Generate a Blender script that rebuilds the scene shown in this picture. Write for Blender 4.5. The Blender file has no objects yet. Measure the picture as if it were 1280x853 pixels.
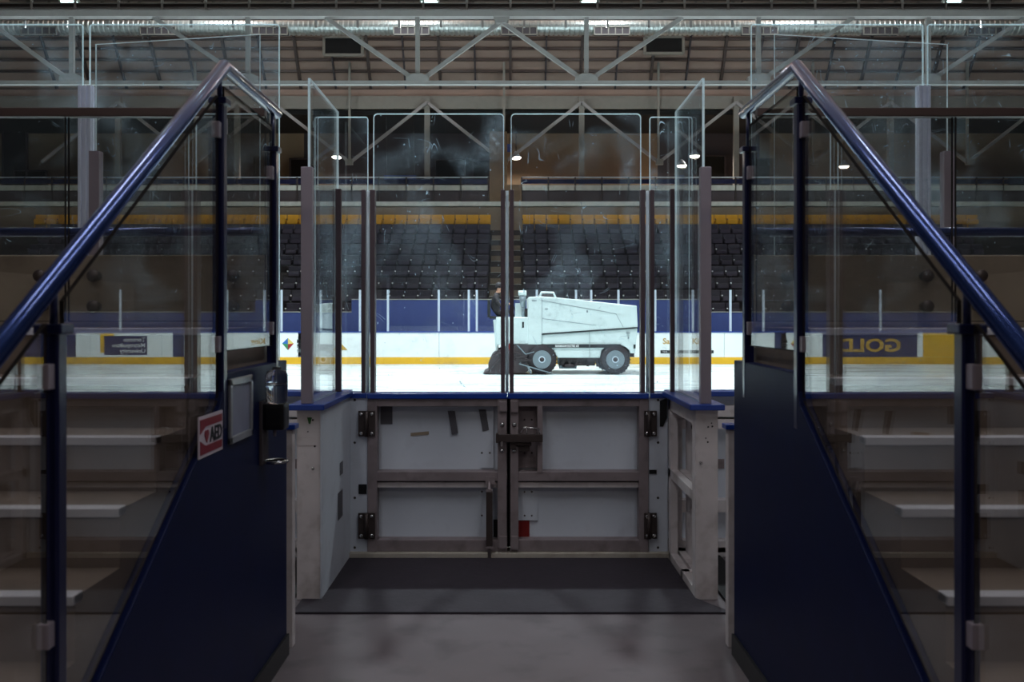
import bpy, bmesh, math, random
from mathutils import Vector, Matrix
random.seed(7)
C = bpy.context.scene.collection
sc = bpy.context.scene

# ---------------------------------------------------------------- camera
EYE, F, VX, VY = 1.62, 1178.0, 638.0, 397.0
cam_d = bpy.data.cameras.new('camera'); cam = bpy.data.objects.new('camera', cam_d); C.objects.link(cam)
cam.location = (0, 0, EYE); cam.rotation_euler = (math.pi/2, 0, 0)
cam_d.sensor_width = 36; cam_d.lens = 36*F/1280; cam_d.clip_end = 200; cam_d.clip_start = .05
cam_d.shift_x = (640-VX)/1280; cam_d.shift_y = -(426.5-VY)/1280
cam_d.dof.use_dof = True; cam_d.dof.focus_distance = 12.0; cam_d.dof.aperture_fstop = 4.5
sc.camera = cam
sc.view_settings.view_transform = 'Standard'; sc.view_settings.look = 'None'
sc.view_settings.gamma = 1; sc.view_settings.use_curve_mapping = False
sc.view_settings.exposure = 0.0
sc.cycles.transparent_max_bounces = 40
sc.cycles.max_bounces = 8; sc.cycles.glossy_bounces = 5
# ---------------------------------------------------------------- world
w = bpy.data.worlds.new('world'); sc.world = w; w.use_nodes = True
w.node_tree.nodes['Background'].inputs[0].default_value = (.62, .55, .6, 1)
w.node_tree.nodes['Background'].inputs[1].default_value = .022
RINK_W, STAND_W, HALL_W = 285, 260, 24     # lamp powers in watts

def P(px, py, d):
    return Vector(((px-VX)/F*d, d, EYE-(py-VY)/F*d))
def X(px, d): return (px-VX)/F*d
def Z(py, d): return EYE-(py-VY)/F*d

# ---------------------------------------------------------------- materials
def new_mat(name):
    m = bpy.data.materials.new(name); m.use_nodes = True
    nt = m.node_tree; nt.nodes.clear()
    out = nt.nodes.new('ShaderNodeOutputMaterial')
    return m, nt, out
def s2l(c): return tuple(((v/255)/12.92 if v/255 <= .04045 else ((v/255+.055)/1.055)**2.4) for v in c)
def mat(name, rgb, rough=.6, metal=0, var=.15, scale=4, bump=.0, stretch=(1,1,1), coat=0, dirt=None, dirt_amt=.5, dscale=3, spec=.5):
    m, nt, out = new_mat(name)
    N = nt.nodes.new; L = nt.links.new
    b = N('ShaderNodeBsdfPrincipled'); L(b.outputs[0], out.inputs[0])
    tc = N('ShaderNodeTexCoord'); mp = N('ShaderNodeMapping'); mp.inputs['Scale'].default_value = stretch
    L(tc.outputs['Object'], mp.inputs[0])
    n = N('ShaderNodeTexNoise'); n.inputs['Scale'].default_value = scale; n.inputs['Detail'].default_value = 6
    L(mp.outputs[0], n.inputs['Vector'])
    rgb = s2l(rgb)
    mr = N('ShaderNodeMapRange'); mr.inputs[1].default_value = .25; mr.inputs[2].default_value = .75
    mr.inputs[3].default_value = 1-var; mr.inputs[4].default_value = 1+var
    L(n.outputs['Fac'], mr.inputs[0])
    mx = N('ShaderNodeMix'); mx.data_type = 'RGBA'; mx.blend_type = 'MULTIPLY'; mx.inputs[0].default_value = 1
    mx.inputs[6].default_value = (*rgb, 1); L(mr.outputs[0], mx.inputs[7])
    col = mx.outputs[2]
    if dirt:
        n2 = N('ShaderNodeTexNoise'); n2.inputs['Scale'].default_value = dscale; n2.inputs['Detail'].default_value = 8
        L(mp.outputs[0], n2.inputs['Vector'])
        r2 = N('ShaderNodeMapRange'); r2.inputs[1].default_value = .52; r2.inputs[2].default_value = .72; r2.inputs[4].default_value = dirt_amt
        L(n2.outputs['Fac'], r2.inputs[0])
        m2 = N('ShaderNodeMix'); m2.data_type = 'RGBA'; L(r2.outputs[0], m2.inputs[0]); L(col, m2.inputs[6])
        m2.inputs[7].default_value = (*s2l(dirt), 1); col = m2.outputs[2]
    L(col, b.inputs['Base Color'])
    b.inputs['Roughness'].default_value = rough; b.inputs['Metallic'].default_value = metal
    b.inputs['Coat Weight'].default_value = coat; b.inputs['Coat Roughness'].default_value = .12
    b.inputs['Specular IOR Level'].default_value = spec
    if bump:
        bp = N('ShaderNodeBump'); bp.inputs['Strength'].default_value = bump; bp.inputs['Distance'].default_value = .02
        L(n.outputs['Fac'], bp.inputs['Height']); L(bp.outputs[0], b.inputs['Normal'])
    return m
def emit(name, rgb, s):
    m, nt, out = new_mat(name)
    e = nt.nodes.new('ShaderNodeEmission'); e.inputs[0].default_value = (*rgb, 1); e.inputs[1].default_value = s
    nt.links.new(e.outputs[0], out.inputs[0]); return m
def glass(name, tint=(.95,.95,.95), haze=.10, scratch=.5, base=.012, hcol=(.55,.70,.85), f0=.04, pw=5.0):
    """clear sheet: Fresnel reflection over transmission, with scuffs and smears that scatter light"""
    m, nt, out = new_mat(name)
    N = nt.nodes.new; L = nt.links.new
    def mth(op, a, b=None, clamp=False):
        x = N('ShaderNodeMath'); x.operation = op; x.use_clamp = clamp
        for i, v in enumerate((a, b)):
            if v is None: continue
            if hasattr(v, 'is_linked') or hasattr(v, 'links'): L(v, x.inputs[i])
            else: x.inputs[i].default_value = v
        return x.outputs[0]
    g = N('ShaderNodeNewGeometry')
    dt = N('ShaderNodeVectorMath'); dt.operation = 'DOT_PRODUCT'; L(g.outputs['Incoming'], dt.inputs[0]); L(g.outputs['Normal'], dt.inputs[1])
    c = mth('ABSOLUTE', dt.outputs['Value'])
    f = mth('ADD', mth('MULTIPLY', mth('POWER', mth('SUBTRACT', 1.0, c), pw), 1-f0), f0)
    t = N('ShaderNodeBsdfTransparent'); t.inputs[0].default_value = (*tint, 1)
    gl = N('ShaderNodeBsdfGlossy'); gl.inputs['Roughness'].default_value = 0
    m1 = N('ShaderNodeMixShader'); L(f, m1.inputs[0]); L(t.outputs[0], m1.inputs[1]); L(gl.outputs[0], m1.inputs[2])
    df = N('ShaderNodeBsdfDiffuse'); df.inputs[0].default_value = (*hcol, 1)
    tl = N('ShaderNodeBsdfTranslucent'); tl.inputs[0].default_value = (*hcol, 1)
    m2 = N('ShaderNodeMixShader'); m2.inputs[0].default_value = .5; L(df.outputs[0], m2.inputs[1]); L(tl.outputs[0], m2.inputs[2])
    tc = N('ShaderNodeTexCoord')
    oi = N('ShaderNodeObjectInfo'); va = N('ShaderNodeVectorMath'); va.operation = 'MULTIPLY_ADD'
    cb = N('ShaderNodeCombineXYZ')
    for i in range(3): L(oi.outputs['Random'], cb.inputs[i])
    L(cb.outputs[0], va.inputs[0]); va.inputs[1].default_value = (13, 7, 11); L(tc.outputs['Object'], va.inputs[2])
    def noise(scale, det=4, stretch=None, dist=0):
        n = N('ShaderNodeTexNoise'); n.inputs['Scale'].default_value = scale; n.inputs['Detail'].default_value = det
        n.inputs['Distortion'].default_value = dist
        src = va.outputs[0]
        if stretch:
            mp = N('ShaderNodeMapping'); mp.inputs['Scale'].default_value = stretch; mp.inputs['Rotation'].default_value = (.4, .5, .3); L(src, mp.inputs[0]); src = mp.outputs[0]
        L(src, n.inputs['Vector']); return n.outputs['Fac']
    def ramp(v, a, b, lo, hi):
        r = N('ShaderNodeMapRange'); r.inputs[1].default_value = a; r.inputs[2].default_value = b; r.inputs[3].default_value = lo; r.inputs[4].default_value = hi
        L(v, r.inputs[0]); return r.outputs[0]
    smear = ramp(noise(2.2, 8, None, .6), .50, .80, 0, haze)
    fine = ramp(noise(38, 3), .50, .80, .25, 1)
    smear = mth('MULTIPLY', smear, fine)
    # thin scratches: narrow contour lines of a stretched noise, masked by blotches
    ln = mth('ABSOLUTE', mth('SUBTRACT', noise(7, 0, (1, 1, .35)), .5))
    ln = ramp(ln, 0, .0035, 1, 0)
    msk = ramp(noise(9, 2), .60, .66, 0, scratch)
    ln = mth('MULTIPLY', ln, msk)
    sp = ramp(noise(55, 0), .845, .87, 0, scratch*.7)
    ln2 = mth('ABSOLUTE', mth('SUBTRACT', noise(4.5, 0, (.4, 1, 1.6)), .5))
    ln = mth('ADD', ln, mth('MULTIPLY', ramp(ln2, 0, .0016, 1, 0), ramp(noise(6, 2), .58, .63, 0, scratch)), True)
    tot = mth('ADD', mth('ADD', mth('ADD', smear, ln), sp), base, True)
    m3 = N('ShaderNodeMixShader'); L(tot, m3.inputs[0]); L(m1.outputs[0], m3.inputs[1]); L(m2.outputs[0], m3.inputs[2])
    L(m3.outputs[0], out.inputs[0]); return m
def edge_mat(name, rgb):
    m, nt, out = new_mat(name); N = nt.nodes.new; L = nt.links.new
    df = N('ShaderNodeBsdfDiffuse'); df.inputs[0].default_value = (*rgb, 1)
    tl = N('ShaderNodeBsdfTranslucent'); tl.inputs[0].default_value = (*rgb, 1)
    a = N('ShaderNodeMixShader'); a.inputs[0].default_value = .5; L(df.outputs[0], a.inputs[1]); L(tl.outputs[0], a.inputs[2])
    L(a.outputs[0], out.inputs[0]); return m

M = {}
M['concrete_floor'] = mat('concrete_floor', (104,95,99), .5, var=.2, scale=1.3, bump=.05, dirt=(66,58,62), dirt_amt=.6, dscale=4)
M['mat'] = mat('rubber_mat', (47,41,50), .75, var=.15, scale=30, bump=.1, dirt=(60,52,62), dirt_amt=.4, dscale=5)
M['pit'] = mat('black_rubber', (16,15,18), .8)
M['concrete'] = mat('concrete', (164,152,138), .8, var=.2, scale=2.5, bump=.08, dirt=(110,98,86), dirt_amt=.6, dscale=3)
M['step'] = mat('step_concrete', (112,98,88), .75, var=.2, scale=3, bump=.08, dirt=(66,56,50), dirt_amt=.6, dscale=3)
M['nosing'] = mat('step_nosing', (190,190,200), .5, var=.1)
M['navy'] = mat('navy_paint', (3,16,58), .5, var=.12, scale=3, dirt=(10,28,78), dirt_amt=.25, dscale=9, spec=.15)
M['rail'] = mat('navy_rail', (44,66,124), .22, metal=.65, var=.05, coat=.6)
M['post'] = mat('navy_post', (12,20,64), .35, metal=.2, var=.05, coat=.3)
M['cap'] = mat('blue_cap', (20,60,150), .3, var=.08, scale=8, coat=.4)
M['hdpe'] = mat('white_board', (206,212,222), .42, var=.05, scale=3, dirt=(150,148,155), dirt_amt=.25, dscale=6)
M['wingend'] = mat('worn_white_metal', (212,204,204), .5, var=.1, scale=5, dirt=(140,126,118), dirt_amt=.5, dscale=7)
M['steel'] = mat('galvanised_steel', (140,128,130), .5, metal=.2, var=.15, scale=8, dirt=(92,80,80), dirt_amt=.5, dscale=9)
M['darksteel'] = mat('dark_steel', (70,60,58), .45, metal=.4, var=.2, scale=12)
M['alu'] = mat('aluminium', (150,140,150), .42, metal=.3, var=.06, scale=6)
M['alu_dark'] = mat('anodised_channel', (96,82,88), .45, metal=.35, var=.08, scale=6)
M['alu_bright'] = mat('bright_aluminium', (205,215,228), .35, metal=.2, var=.04)
M['alu_pale'] = mat('pale_aluminium', (214,222,240), .4, metal=.05, var=.06, scale=6)
M['chrome'] = mat('bright_metal', (210,210,210), .2, metal=1, var=.03)
M['black'] = mat('black_plastic', (14,14,16), .4)
M['tape'] = mat('grey_tape', (88,86,92), .6, var=.1)
M['tan_tape'] = mat('tan_tape', (150,135,115), .6)
M['red'] = mat('red_paint', (120,14,12), .5)
M['sill'] = mat('sill', (176,168,156), .6, var=.15, scale=9, dirt=(110,95,80), dirt_amt=.5, dscale=9)
M['glass'] = glass('rink_glass', haze=.42, scratch=.9, base=.006, hcol=(.62,.8,.95))
M['glass_top'] = glass('outer_glass', haze=.38, scratch=.7, base=.006, hcol=(.62,.8,.95))
M['glass_stair'] = glass('stair_glass', tint=(.91,.90,.88), haze=.015, scratch=.12, base=.003, hcol=(.5,.5,.5), f0=.07, pw=4.0)
M['edge'] = edge_mat('glass_edge', (.82,.95,1))
M['bright_gap'] = edge_mat('bright_gap_filler', (.88,.95,1))  # pale filler added so the gaps between glass channels show bright
M['edge_dark'] = mat('dark_glass_edge', (40,35,34), .8, spec=.1)
M['brown'] = mat('brown_rail', (70,54,50), .45, var=.08)
M['white_paint'] = mat('white_enamel', (205,218,218), .4, var=.03)
M['boards_far'] = mat('boards_white', (246,252,252), .4, var=.03, scale=2)
M['yellow'] = mat('yellow_plastic', (238,184,40), .45, var=.06, scale=2)
M['navy_ad'] = mat('navy_print', (38,46,92), .5)
M['gold'] = mat('gold_print', (198,156,60), .5)
M['ink'] = mat('dark_print', (30,32,36), .5)
M['greyink'] = mat('grey_print', (140,150,155), .5)
M['white_ink'] = mat('white_print', (230,230,230), .5)
M['blue_wall'] = mat('blue_stand_wall', (70,88,156), .5, var=.06)
M['stand'] = mat('stand_concrete', (128,114,98), .8, var=.15, scale=1.2)
M['seat'] = mat('dark_seat', (54,49,61), .42, var=.12, scale=3)
M['seat_y'] = mat('yellow_seat', (206,152,40), .45, var=.12, scale=3)
M['seat_pan'] = mat('seat_pan', (72,66,80), .4, var=.1)
M['dot'] = mat('seat_dot', (90,90,100), .3, metal=.3)
M['beige'] = mat('beige_wall', (150,128,104), .8, var=.08, scale=.6)
M['dim_wall'] = mat('plum_wall', (70,62,66), .8, var=.12, scale=.6)
M['pier'] = mat('brown_pier', (112,90,68), .8)
M['dark'] = mat('dark_void', (16,14,15), .9)  # near-black colour paints the shade of deep openings and the concourse ceiling
M['truss'] = mat('truss_paint', (156,150,148), .5, var=.06)
M['beam'] = mat('beam_paint', (134,128,120), .6, var=.06)
M['ledge'] = mat('white_ledge', (196,198,190), .5)
M['duct'] = mat('duct_metal', (196,200,198), .32, metal=.75, var=.06)
M['skin'] = mat('skin', (190,140,115), .55)
M['jacket'] = mat('dark_jacket', (34,30,34), .8, var=.2, scale=8)
M['tyre'] = mat('tyre', (44,36,40), .8, var=.2, scale=8)
M['rim'] = mat('rim', (128,140,148), .35, metal=.4, var=.05)
M['under'] = mat('machine_underside', (54,42,44), .6, var=.3, scale=6)
M['paper'] = mat('notice_paper', (132,136,156), .5, var=.1, scale=6)
M['silver'] = mat('silver_frame', (170,172,176), .35, metal=.7)
M['bottle'], _nt, _o = new_mat('clear_plastic'); _b = _nt.nodes.new('ShaderNodeBsdfPrincipled'); _nt.links.new(_b.outputs[0], _o.inputs[0])
_b.inputs['Transmission Weight'].default_value = 1; _b.inputs['Roughness'].default_value = .03; _b.inputs['IOR'].default_value = 1.38; _b.inputs['Base Color'].default_value = (.93,.96,1,1)
M['lens'] = emit('lamp_lens', (.7,1,1), 9)
M['added_strip_lens'] = emit('added_strip_lens', (.92,.95,1), 14)
M['warm_lens'] = emit('added_spot_lens', (1,.93,.82), 14)

def ice_mat():
    m, nt, out = new_mat('ice'); N = nt.nodes.new; L = nt.links.new
    b = N('ShaderNodeBsdfPrincipled'); L(b.outputs[0], out.inputs[0])
    tc = N('ShaderNodeTexCoord'); mp = N('ShaderNodeMapping'); mp.inputs['Scale'].default_value = (.25, 1, 1); L(tc.outputs['Object'], mp.inputs[0])
    n = N('ShaderNodeTexNoise'); n.inputs['Scale'].default_value = 1.6; n.inputs['Detail'].default_value = 8; L(mp.outputs[0], n.inputs['Vector'])
    r = N('ShaderNodeMapRange'); r.inputs[1].default_value = .3; r.inputs[2].default_value = .7; r.inputs[3].default_value = .78; r.inputs[4].default_value = 1.08; L(n.outputs['Fac'], r.inputs[0])
    mx = N('ShaderNodeMix'); mx.data_type = 'RGBA'; mx.blend_type = 'MULTIPLY'; mx.inputs[0].default_value = 1
    mx.inputs[6].default_value = (.57,.655,.66,1); L(r.outputs[0], mx.inputs[7]); L(mx.outputs[2], b.inputs['Base Color'])
    r2 = N('ShaderNodeMapRange'); r2.inputs[1].default_value = .3; r2.inputs[2].default_value = .7; r2.inputs[3].default_value = .22; r2.inputs[4].default_value = .4; L(n.outputs['Fac'], r2.inputs[0])
    L(r2.outputs[0], b.inputs['Roughness']); b.inputs['IOR'].default_value = 1.31
    bp = N('ShaderNodeBump'); bp.inputs['Strength'].default_value = .12; bp.inputs['Distance'].default_value = .02; L(n.outputs['Fac'], bp.inputs['Height']); L(bp.outputs[0], b.inputs['Normal'])
    return m
M['ice'] = ice_mat()
def roof_mat():
    m, nt, out = new_mat('roof_panels'); N = nt.nodes.new; L = nt.links.new
    b = N('ShaderNodeBsdfPrincipled'); L(b.outputs[0], out.inputs[0]); b.inputs['Roughness'].default_value = .8
    tc = N('ShaderNodeTexCoord'); n = N('ShaderNodeTexNoise'); n.inputs['Scale'].default_value = .5; n.inputs['Detail'].default_value = 5; L(tc.outputs['Object'], n.inputs['Vector'])
    r = N('ShaderNodeMapRange'); r.inputs[3].default_value = .75; r.inputs[4].default_value = 1.25; L(n.outputs['Fac'], r.inputs[0])
    mx = N('ShaderNodeMix'); mx.data_type = 'RGBA'; mx.blend_type = 'MULTIPLY'; mx.inputs[0].default_value = 1
    mx.inputs[6].default_value = (*s2l((158,132,120)), 1); L(r.outputs[0], mx.inputs[7]); L(mx.outputs[2], b.inputs['Base Color'])
    return m
M['roof'] = roof_mat()

# ---------------------------------------------------------------- helpers
ORG = {}
class MB:
    def __init__(s): s.bm = bmesh.new(); s.k = 0
    def _face(s, vs, k=None):
        try: f = s.bm.faces.new(vs)
        except ValueError: return
        f.material_index = s.k if k is None else k; return f
    def box(s, x0, x1, y0, y1, z0, z1, bev=0):
        x0, x1 = sorted((x0, x1)); y0, y1 = sorted((y0, y1)); z0, z1 = sorted((z0, z1))
        v = [s.bm.verts.new(p) for p in ((x0,y0,z0),(x1,y0,z0),(x1,y1,z0),(x0,y1,z0),(x0,y0,z1),(x1,y0,z1),(x1,y1,z1),(x0,y1,z1))]
        fs = [s._face([v[i] for i in q]) for q in ((0,3,2,1),(4,5,6,7),(0,1,5,4),(1,2,6,5),(2,3,7,6),(3,0,4,7))]
        if bev:
            es = list({e for f in fs for e in f.edges})
            bmesh.ops.bevel(s.bm, geom=es, offset=bev, segments=2, affect='EDGES', profile=.7)
        return s
    def beam(s, p, q, w, h=None, up=(0,0,1)):
        p = Vector(p); q = Vector(q); h = h or w
        d = (q-p).normalized(); u = Vector(up)
        if abs(d.dot(u)) > .98: u = Vector((0,1,0))
        a = d.cross(u).normalized(); b = a.cross(d).normalized()
        v = [s.bm.verts.new(o + a*i*w/2 + b*j*h/2) for o in (p, q) for i, j in ((-1,-1),(1,-1),(1,1),(-1,1))]
        for qd in ((0,1,2,3),(7,6,5,4),(0,4,5,1),(1,5,6,2),(2,6,7,3),(3,7,4,0)): s._face([v[i] for i in qd])
        return s
    def cyl(s, p, q, r, n=12, r2=None, cap=True):
        p = Vector(p); q = Vector(q); r2 = r if r2 is None else r2
        d = (q-p).normalized(); u = Vector((0,0,1)) if abs(d.z) < .95 else Vector((0,1,0))
        a = d.cross(u).normalized(); b = a.cross(d)
        A = [s.bm.verts.new(p + (a*math.cos(t)+b*math.sin(t))*r) for t in [2*math.pi*i/n for i in range(n)]]
        B = [s.bm.verts.new(q + (a*math.cos(t)+b*math.sin(t))*r2) for t in [2*math.pi*i/n for i in range(n)]]
        for i in range(n):
            f = s._face([A[i], A[(i+1)%n], B[(i+1)%n], B[i]])
            if f: f.smooth = True
        if cap: s._face(A[::-1]); s._face(B)
        return s
    def path(s, pts, r, n=14):
        """one continuous tube along points, mitred"""
        pts = [Vector(p) for p in pts]; rings = []
        for i, p in enumerate(pts):
            d0 = (p-pts[i-1]).normalized() if i else (pts[1]-p).normalized()
            d1 = (pts[i+1]-p).normalized() if i < len(pts)-1 else d0
            t = (d0+d1).normalized(); k = 1/max(.35, t.dot(d0))
            a = t.cross(Vector((0,0,1)))
            a = a.normalized() if a.length > .05 else Vector((1,0,0))
            b = a.cross(t).normalized()
            rings.append([s.bm.verts.new(p + a*math.cos(u)*r + b*math.sin(u)*r*k) for u in [2*math.pi*j/n for j in range(n)]])
        for A, B in zip(rings, rings[1:]):
            for j in range(n):
                f = s._face([A[j], A[(j+1)%n], B[(j+1)%n], B[j]])
                if f: f.smooth = True
        s._face(rings[0][::-1]); s._face(rings[-1]); return s
    def prism(s, poly, axis, a, b, rim=None):
        """poly in the two other axes (in x,y,z order), extruded along axis from a to b"""
        def mk(u, v, t):
            return {'x': (t,u,v), 'y': (u,t,v), 'z': (u,v,t)}[axis]
        A = [s.bm.verts.new(mk(u, v, a)) for u, v in poly]; B = [s.bm.verts.new(mk(u, v, b)) for u, v in poly]
        s._face(A); s._face(B[::-1]); n = len(poly)
        for i in range(n): s._face([A[i], A[(i+1)%n], B[(i+1)%n], B[i]], rim)
        return s
    def lathe(s, prof, c, axis='z', n=20, smooth=True):
        """prof: list of (radius, height)"""
        c = Vector(c); rings = []
        for r, h in prof:
            ring = []
            for i in range(n):
                t = 2*math.pi*i/n; u, v = r*math.cos(t), r*math.sin(t)
                o = {'z': (u,v,h), 'y': (u,h,v), 'x': (h,u,v)}[axis]
                ring.append(s.bm.verts.new(c+Vector(o)))
            rings.append(ring)
        for A, B in zip(rings, rings[1:]):
            for i in range(n):
                f = s._face([A[i], A[(i+1)%n], B[(i+1)%n], B[i]])
                if f: f.smooth = smooth
        if prof[0][0] > 1e-4: s._face(rings[0][::-1])
        if prof[-1][0] > 1e-4: s._face(rings[-1])
        return s
    def pane(s, x0, x1, y0, y1, z0, z1, r=.0, rim=.005):
        """sheet of glass with bright rim (material slot 1); thin axis is found from the sizes"""
        dx, dy = abs(x1-x0), abs(y1-y0)
        def rr(a0, a1):
            a0, a1 = sorted((a0, a1))
            if not r: return [(a0,z0),(a1,z0),(a1,z1),(a0,z1)]
            out = [(a0,z0),(a1,z0)]
            for cx, st in ((a1-r, 0), (a0+r, math.pi/2)):
                for i in range(6):
                    t = st+i/5*math.pi/2; out.append((cx+r*math.cos(t), z1-r+r*math.sin(t)))
            return out
        n0 = len(s.bm.faces)
        if dx < dy: s.prism(rr(y0, y1), 'x', x0, x1, 1)
        else: s.prism(rr(x0, x1), 'y', y0, y1, 1)
        s.bm.faces.ensure_lookup_table(); s.bm.normal_update()
        big = s.bm.faces[n0:n0+2]
        for f in bmesh.ops.inset_individual(s.bm, faces=big, thickness=rim)['faces']: f.material_index = 1
        return s
    def build(s, name, mats, parent=None, origin=(0,0,0), bevel=0):
        o0 = ORG[parent.name] if parent is not None else Vector(origin)
        bmesh.ops.recalc_face_normals(s.bm, faces=s.bm.faces[:])
        bmesh.ops.translate(s.bm, verts=s.bm.verts[:], vec=-o0)
        me = bpy.data.meshes.new(name); s.bm.to_mesh(me); s.bm.free()
        ob = bpy.data.objects.new(name, me); C.objects.link(ob)
        for m in (mats if isinstance(mats, (list, tuple)) else [mats]): me.materials.append(M[m])
        if parent is not None: ob.parent = parent
        else: ob.location = o0
        ORG[ob.name] = o0.copy()
        if bevel:
            b = ob.modifiers.new('bevel', 'BEVEL'); b.width = bevel; b.segments = 2; b.limit_method = 'ANGLE'
        return ob
def tag(o, label, cat, group=None):
    o['label'] = label; o['category'] = cat
    if group: o['group'] = group
    return o
def thing(name, loc, label, cat, group=None):
    o = bpy.data.objects.new(name, None); C.objects.link(o); o.location = loc; o.empty_display_size = .1
    ORG[o.name] = Vector(loc); return tag(o, label, cat, group)
def structure(o): o['kind'] = 'structure'; return o
def stuff(o): o['kind'] = 'stuff'; return o
def text(name, s, size, loc, m, parent, xdir=(1,0,0), up=(0,0,1), depth=.004, weight=.0, align='LEFT', sx=1.0):
    cu = bpy.data.curves.new('t', 'FONT'); cu.body = s; cu.size = size; cu.extrude = depth/2; cu.offset = weight*size; cu.align_x = align
    cu.resolution_u = 3
    tmp = bpy.data.objects.new('t', cu); C.objects.link(tmp)
    dg = bpy.context.evaluated_depsgraph_get(); dg.update()
    me = bpy.data.meshes.new_from_object(tmp.evaluated_get(dg)); bpy.data.objects.remove(tmp); me.name = name
    xd = Vector(xdir); ud = Vector(up); zd = xd.cross(ud)
    o0 = ORG[parent.name]
    for v in me.vertices: v.co = Vector(loc) + xd*v.co.x*sx + ud*v.co.y + zd*v.co.z - o0
    me.materials.clear(); me.materials.append(M[m])
    ob = bpy.data.objects.new(name, me); C.objects.link(ob); ob.parent = parent; ORG[ob.name] = o0.copy()
    return ob
def copy_tree(o, parent=None):
    c = o.copy(); C.objects.link(c); c.parent = parent
    for ch in list(o.children): copy_tree(ch, c)
    return c
SIDE = {-1: 'left', 1: 'right'}

# ================================================================= STRUCTURE
structure(MB().box(-9, 9, -4, 6.36, -.2, 0).build('floor', 'concrete_floor'))
structure(MB().box(-30, 30, 6.5, 32.38, -.15, .015).build('floor', 'ice')).name = 'floor_ice'
structure(MB().box(-30, 30, 32.38, 33.9, -.15, .01).build('floor_bench_area', 'stand'))
# the roof: sloping panelled bowl behind the far stand, flat above
prof = [(44.0,12.12),(43.2,13.1),(42.4,14.2),(41.5,15.2),(40.2,16.4),(38,17.8),(34,19.2),(28,20),(-4,20)]
rb = MB()
A = [rb.bm.verts.new((-34, y, z)) for y, z in prof]; B = [rb.bm.verts.new((34, y, z)) for y, z in prof]
A2 = [rb.bm.verts.new((-34, y+.12, z+.12)) for y, z in prof]; B2 = [rb.bm.verts.new((34, y+.12, z+.12)) for y, z in prof]
for i in range(len(prof)-1):
    rb._face([A[i], B[i], B[i+1], A[i+1]]); rb._face([A2[i], A2[i+1], B2[i+1], B2[i]])
for (p, q) in ((A, A2), (B, B2)):
    for i in range(len(prof)-1): rb._face([p[i], p[i+1], q[i+1], q[i]])
rb._face([A[0], A2[0], B2[0], B[0]]); rb._face([A[-1], B[-1], B2[-1], A2[-1]])
structure(rb.build('ceiling', 'roof'))
# stepped stand
g = MB(); pts = [(33.9, 0), (33.9, 1.30)]
NR = 9
def row_y(i): return 34.6+.86*i
def row_z(i): return 1.41+.5*i
for i in range(NR): pts += [(row_y(i)-.5, row_z(i)), (row_y(i)+.36, row_z(i))]
pts += [(42.6, row_z(8)), (42.6, 0)]
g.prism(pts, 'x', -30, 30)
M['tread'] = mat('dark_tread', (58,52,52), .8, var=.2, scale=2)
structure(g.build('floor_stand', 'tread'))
structure(MB().box(-30, 30, 42.6, 49, 6.0, 6.35).build('floor_concourse', 'stand'))

# concourse back walls by section
def wall(name, px0, px1, m, py0=110, py1=262, d=48):
    return structure(MB().box(X(px0,d), X(px1,d), d, d+.2, 6.35, 13.2).build(name, m))
wall('wall_back_left', -180, 380, 'beige'); wall('wall_back_plum', 380, 614, 'dim_wall')
wall('wall_back_center', 614, 822, 'beige'); wall('wall_back_dark', 822, 962, 'dim_wall'); wall('wall_back_right', 962, 1460, 'beige')
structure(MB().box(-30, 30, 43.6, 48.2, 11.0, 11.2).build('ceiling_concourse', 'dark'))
structure(MB().box(-30, 30, 43.5, 43.9, Z(136,43.5), Z(120,43.5)).build('trim_1', 'beam'))
structure(MB().box(-30, 30, 43.7, 44.3, Z(120,43.5)-.02, 12.2).build('trim_3', 'roof'))
# door openings in the back walls: near-black boxes paint their dark depth, with frames
for i, (a, b, c, e, lab) in enumerate(((6,34,165,232,''),(364,388,200,232,''),(545,580,201,232,''),(592,620,201,232,''),(20,58,215,232,''),(868,905,196,232,''),(1262,1290,225,262,''),(172,200,214,232,''))):
    m = MB(); d = 47.9
    m.box(X(a,d), X(b,d), d-.12, d+.05, 6.35, Z(c,d))
    dr = structure(m.build('door_%d' % (i+1), 'dark'))
    f = MB(); w_ = .07
    f.box(X(a,d)-w_, X(a,d), d-.16, d, 6.35, Z(c,d)+w_); f.box(X(b,d), X(b,d)+w_, d-.16, d, 6.35, Z(c,d)+w_); f.box(X(a,d)-w_, X(b,d)+w_, d-.16, d, Z(c,d), Z(c,d)+w_)
    f.build('door_frame', 'dim_wall', dr)

# fascia, ledge and balustrade over the top row
structure(MB().box(-30, 30, 42.3, 42.62, row_z(8), 6.60).build('wall_fascia', 'stand'))
structure(MB().box(-30, 30, 42.25, 42.7, 6.62, 6.82).build('trim_4', 'ledge'))
for (a, b) in ((-240, 610), (652, 1520)):
    t = thing('concourse_railing', P((a+b)/2, 255, 42.9), 'steel rail and grey glazed balustrade along the concourse, %s of the aisle' % ('left' if a < 0 else 'right'), 'railing', 'concourse railings')
    x0, x1 = X(a, 42.9), X(b, 42.9)
    MB().box(x0, x1, 42.8, 42.9, Z(238.5,42.9), Z(232,42.9)).build('mid_rail', 'ledge', t)
    MB().cyl((x0,42.85,Z(222,42.9)), (x1,42.85,Z(222,42.9)), .03, 8).build('top_rail', 'alu_bright', t)
    MB().box(x0, x1, 42.83, 42.87, Z(230,42.9), Z(224.5,42.9)).build('navy_band', 'post', t)
    n = int((x1-x0)/1.2)
    for i in range(n+1):
        xx = x0+(x1-x0)*i/n; MB().box(xx-.03, xx+.03, 42.8, 42.9, 6.82, Z(222,42.9)).build('upright', 'darksteel', t)
    MB().box(x0, x1, 42.84, 42.86, 6.82, Z(238.5,42.9)).build('infill_panel', 'dim_wall', t)
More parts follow.
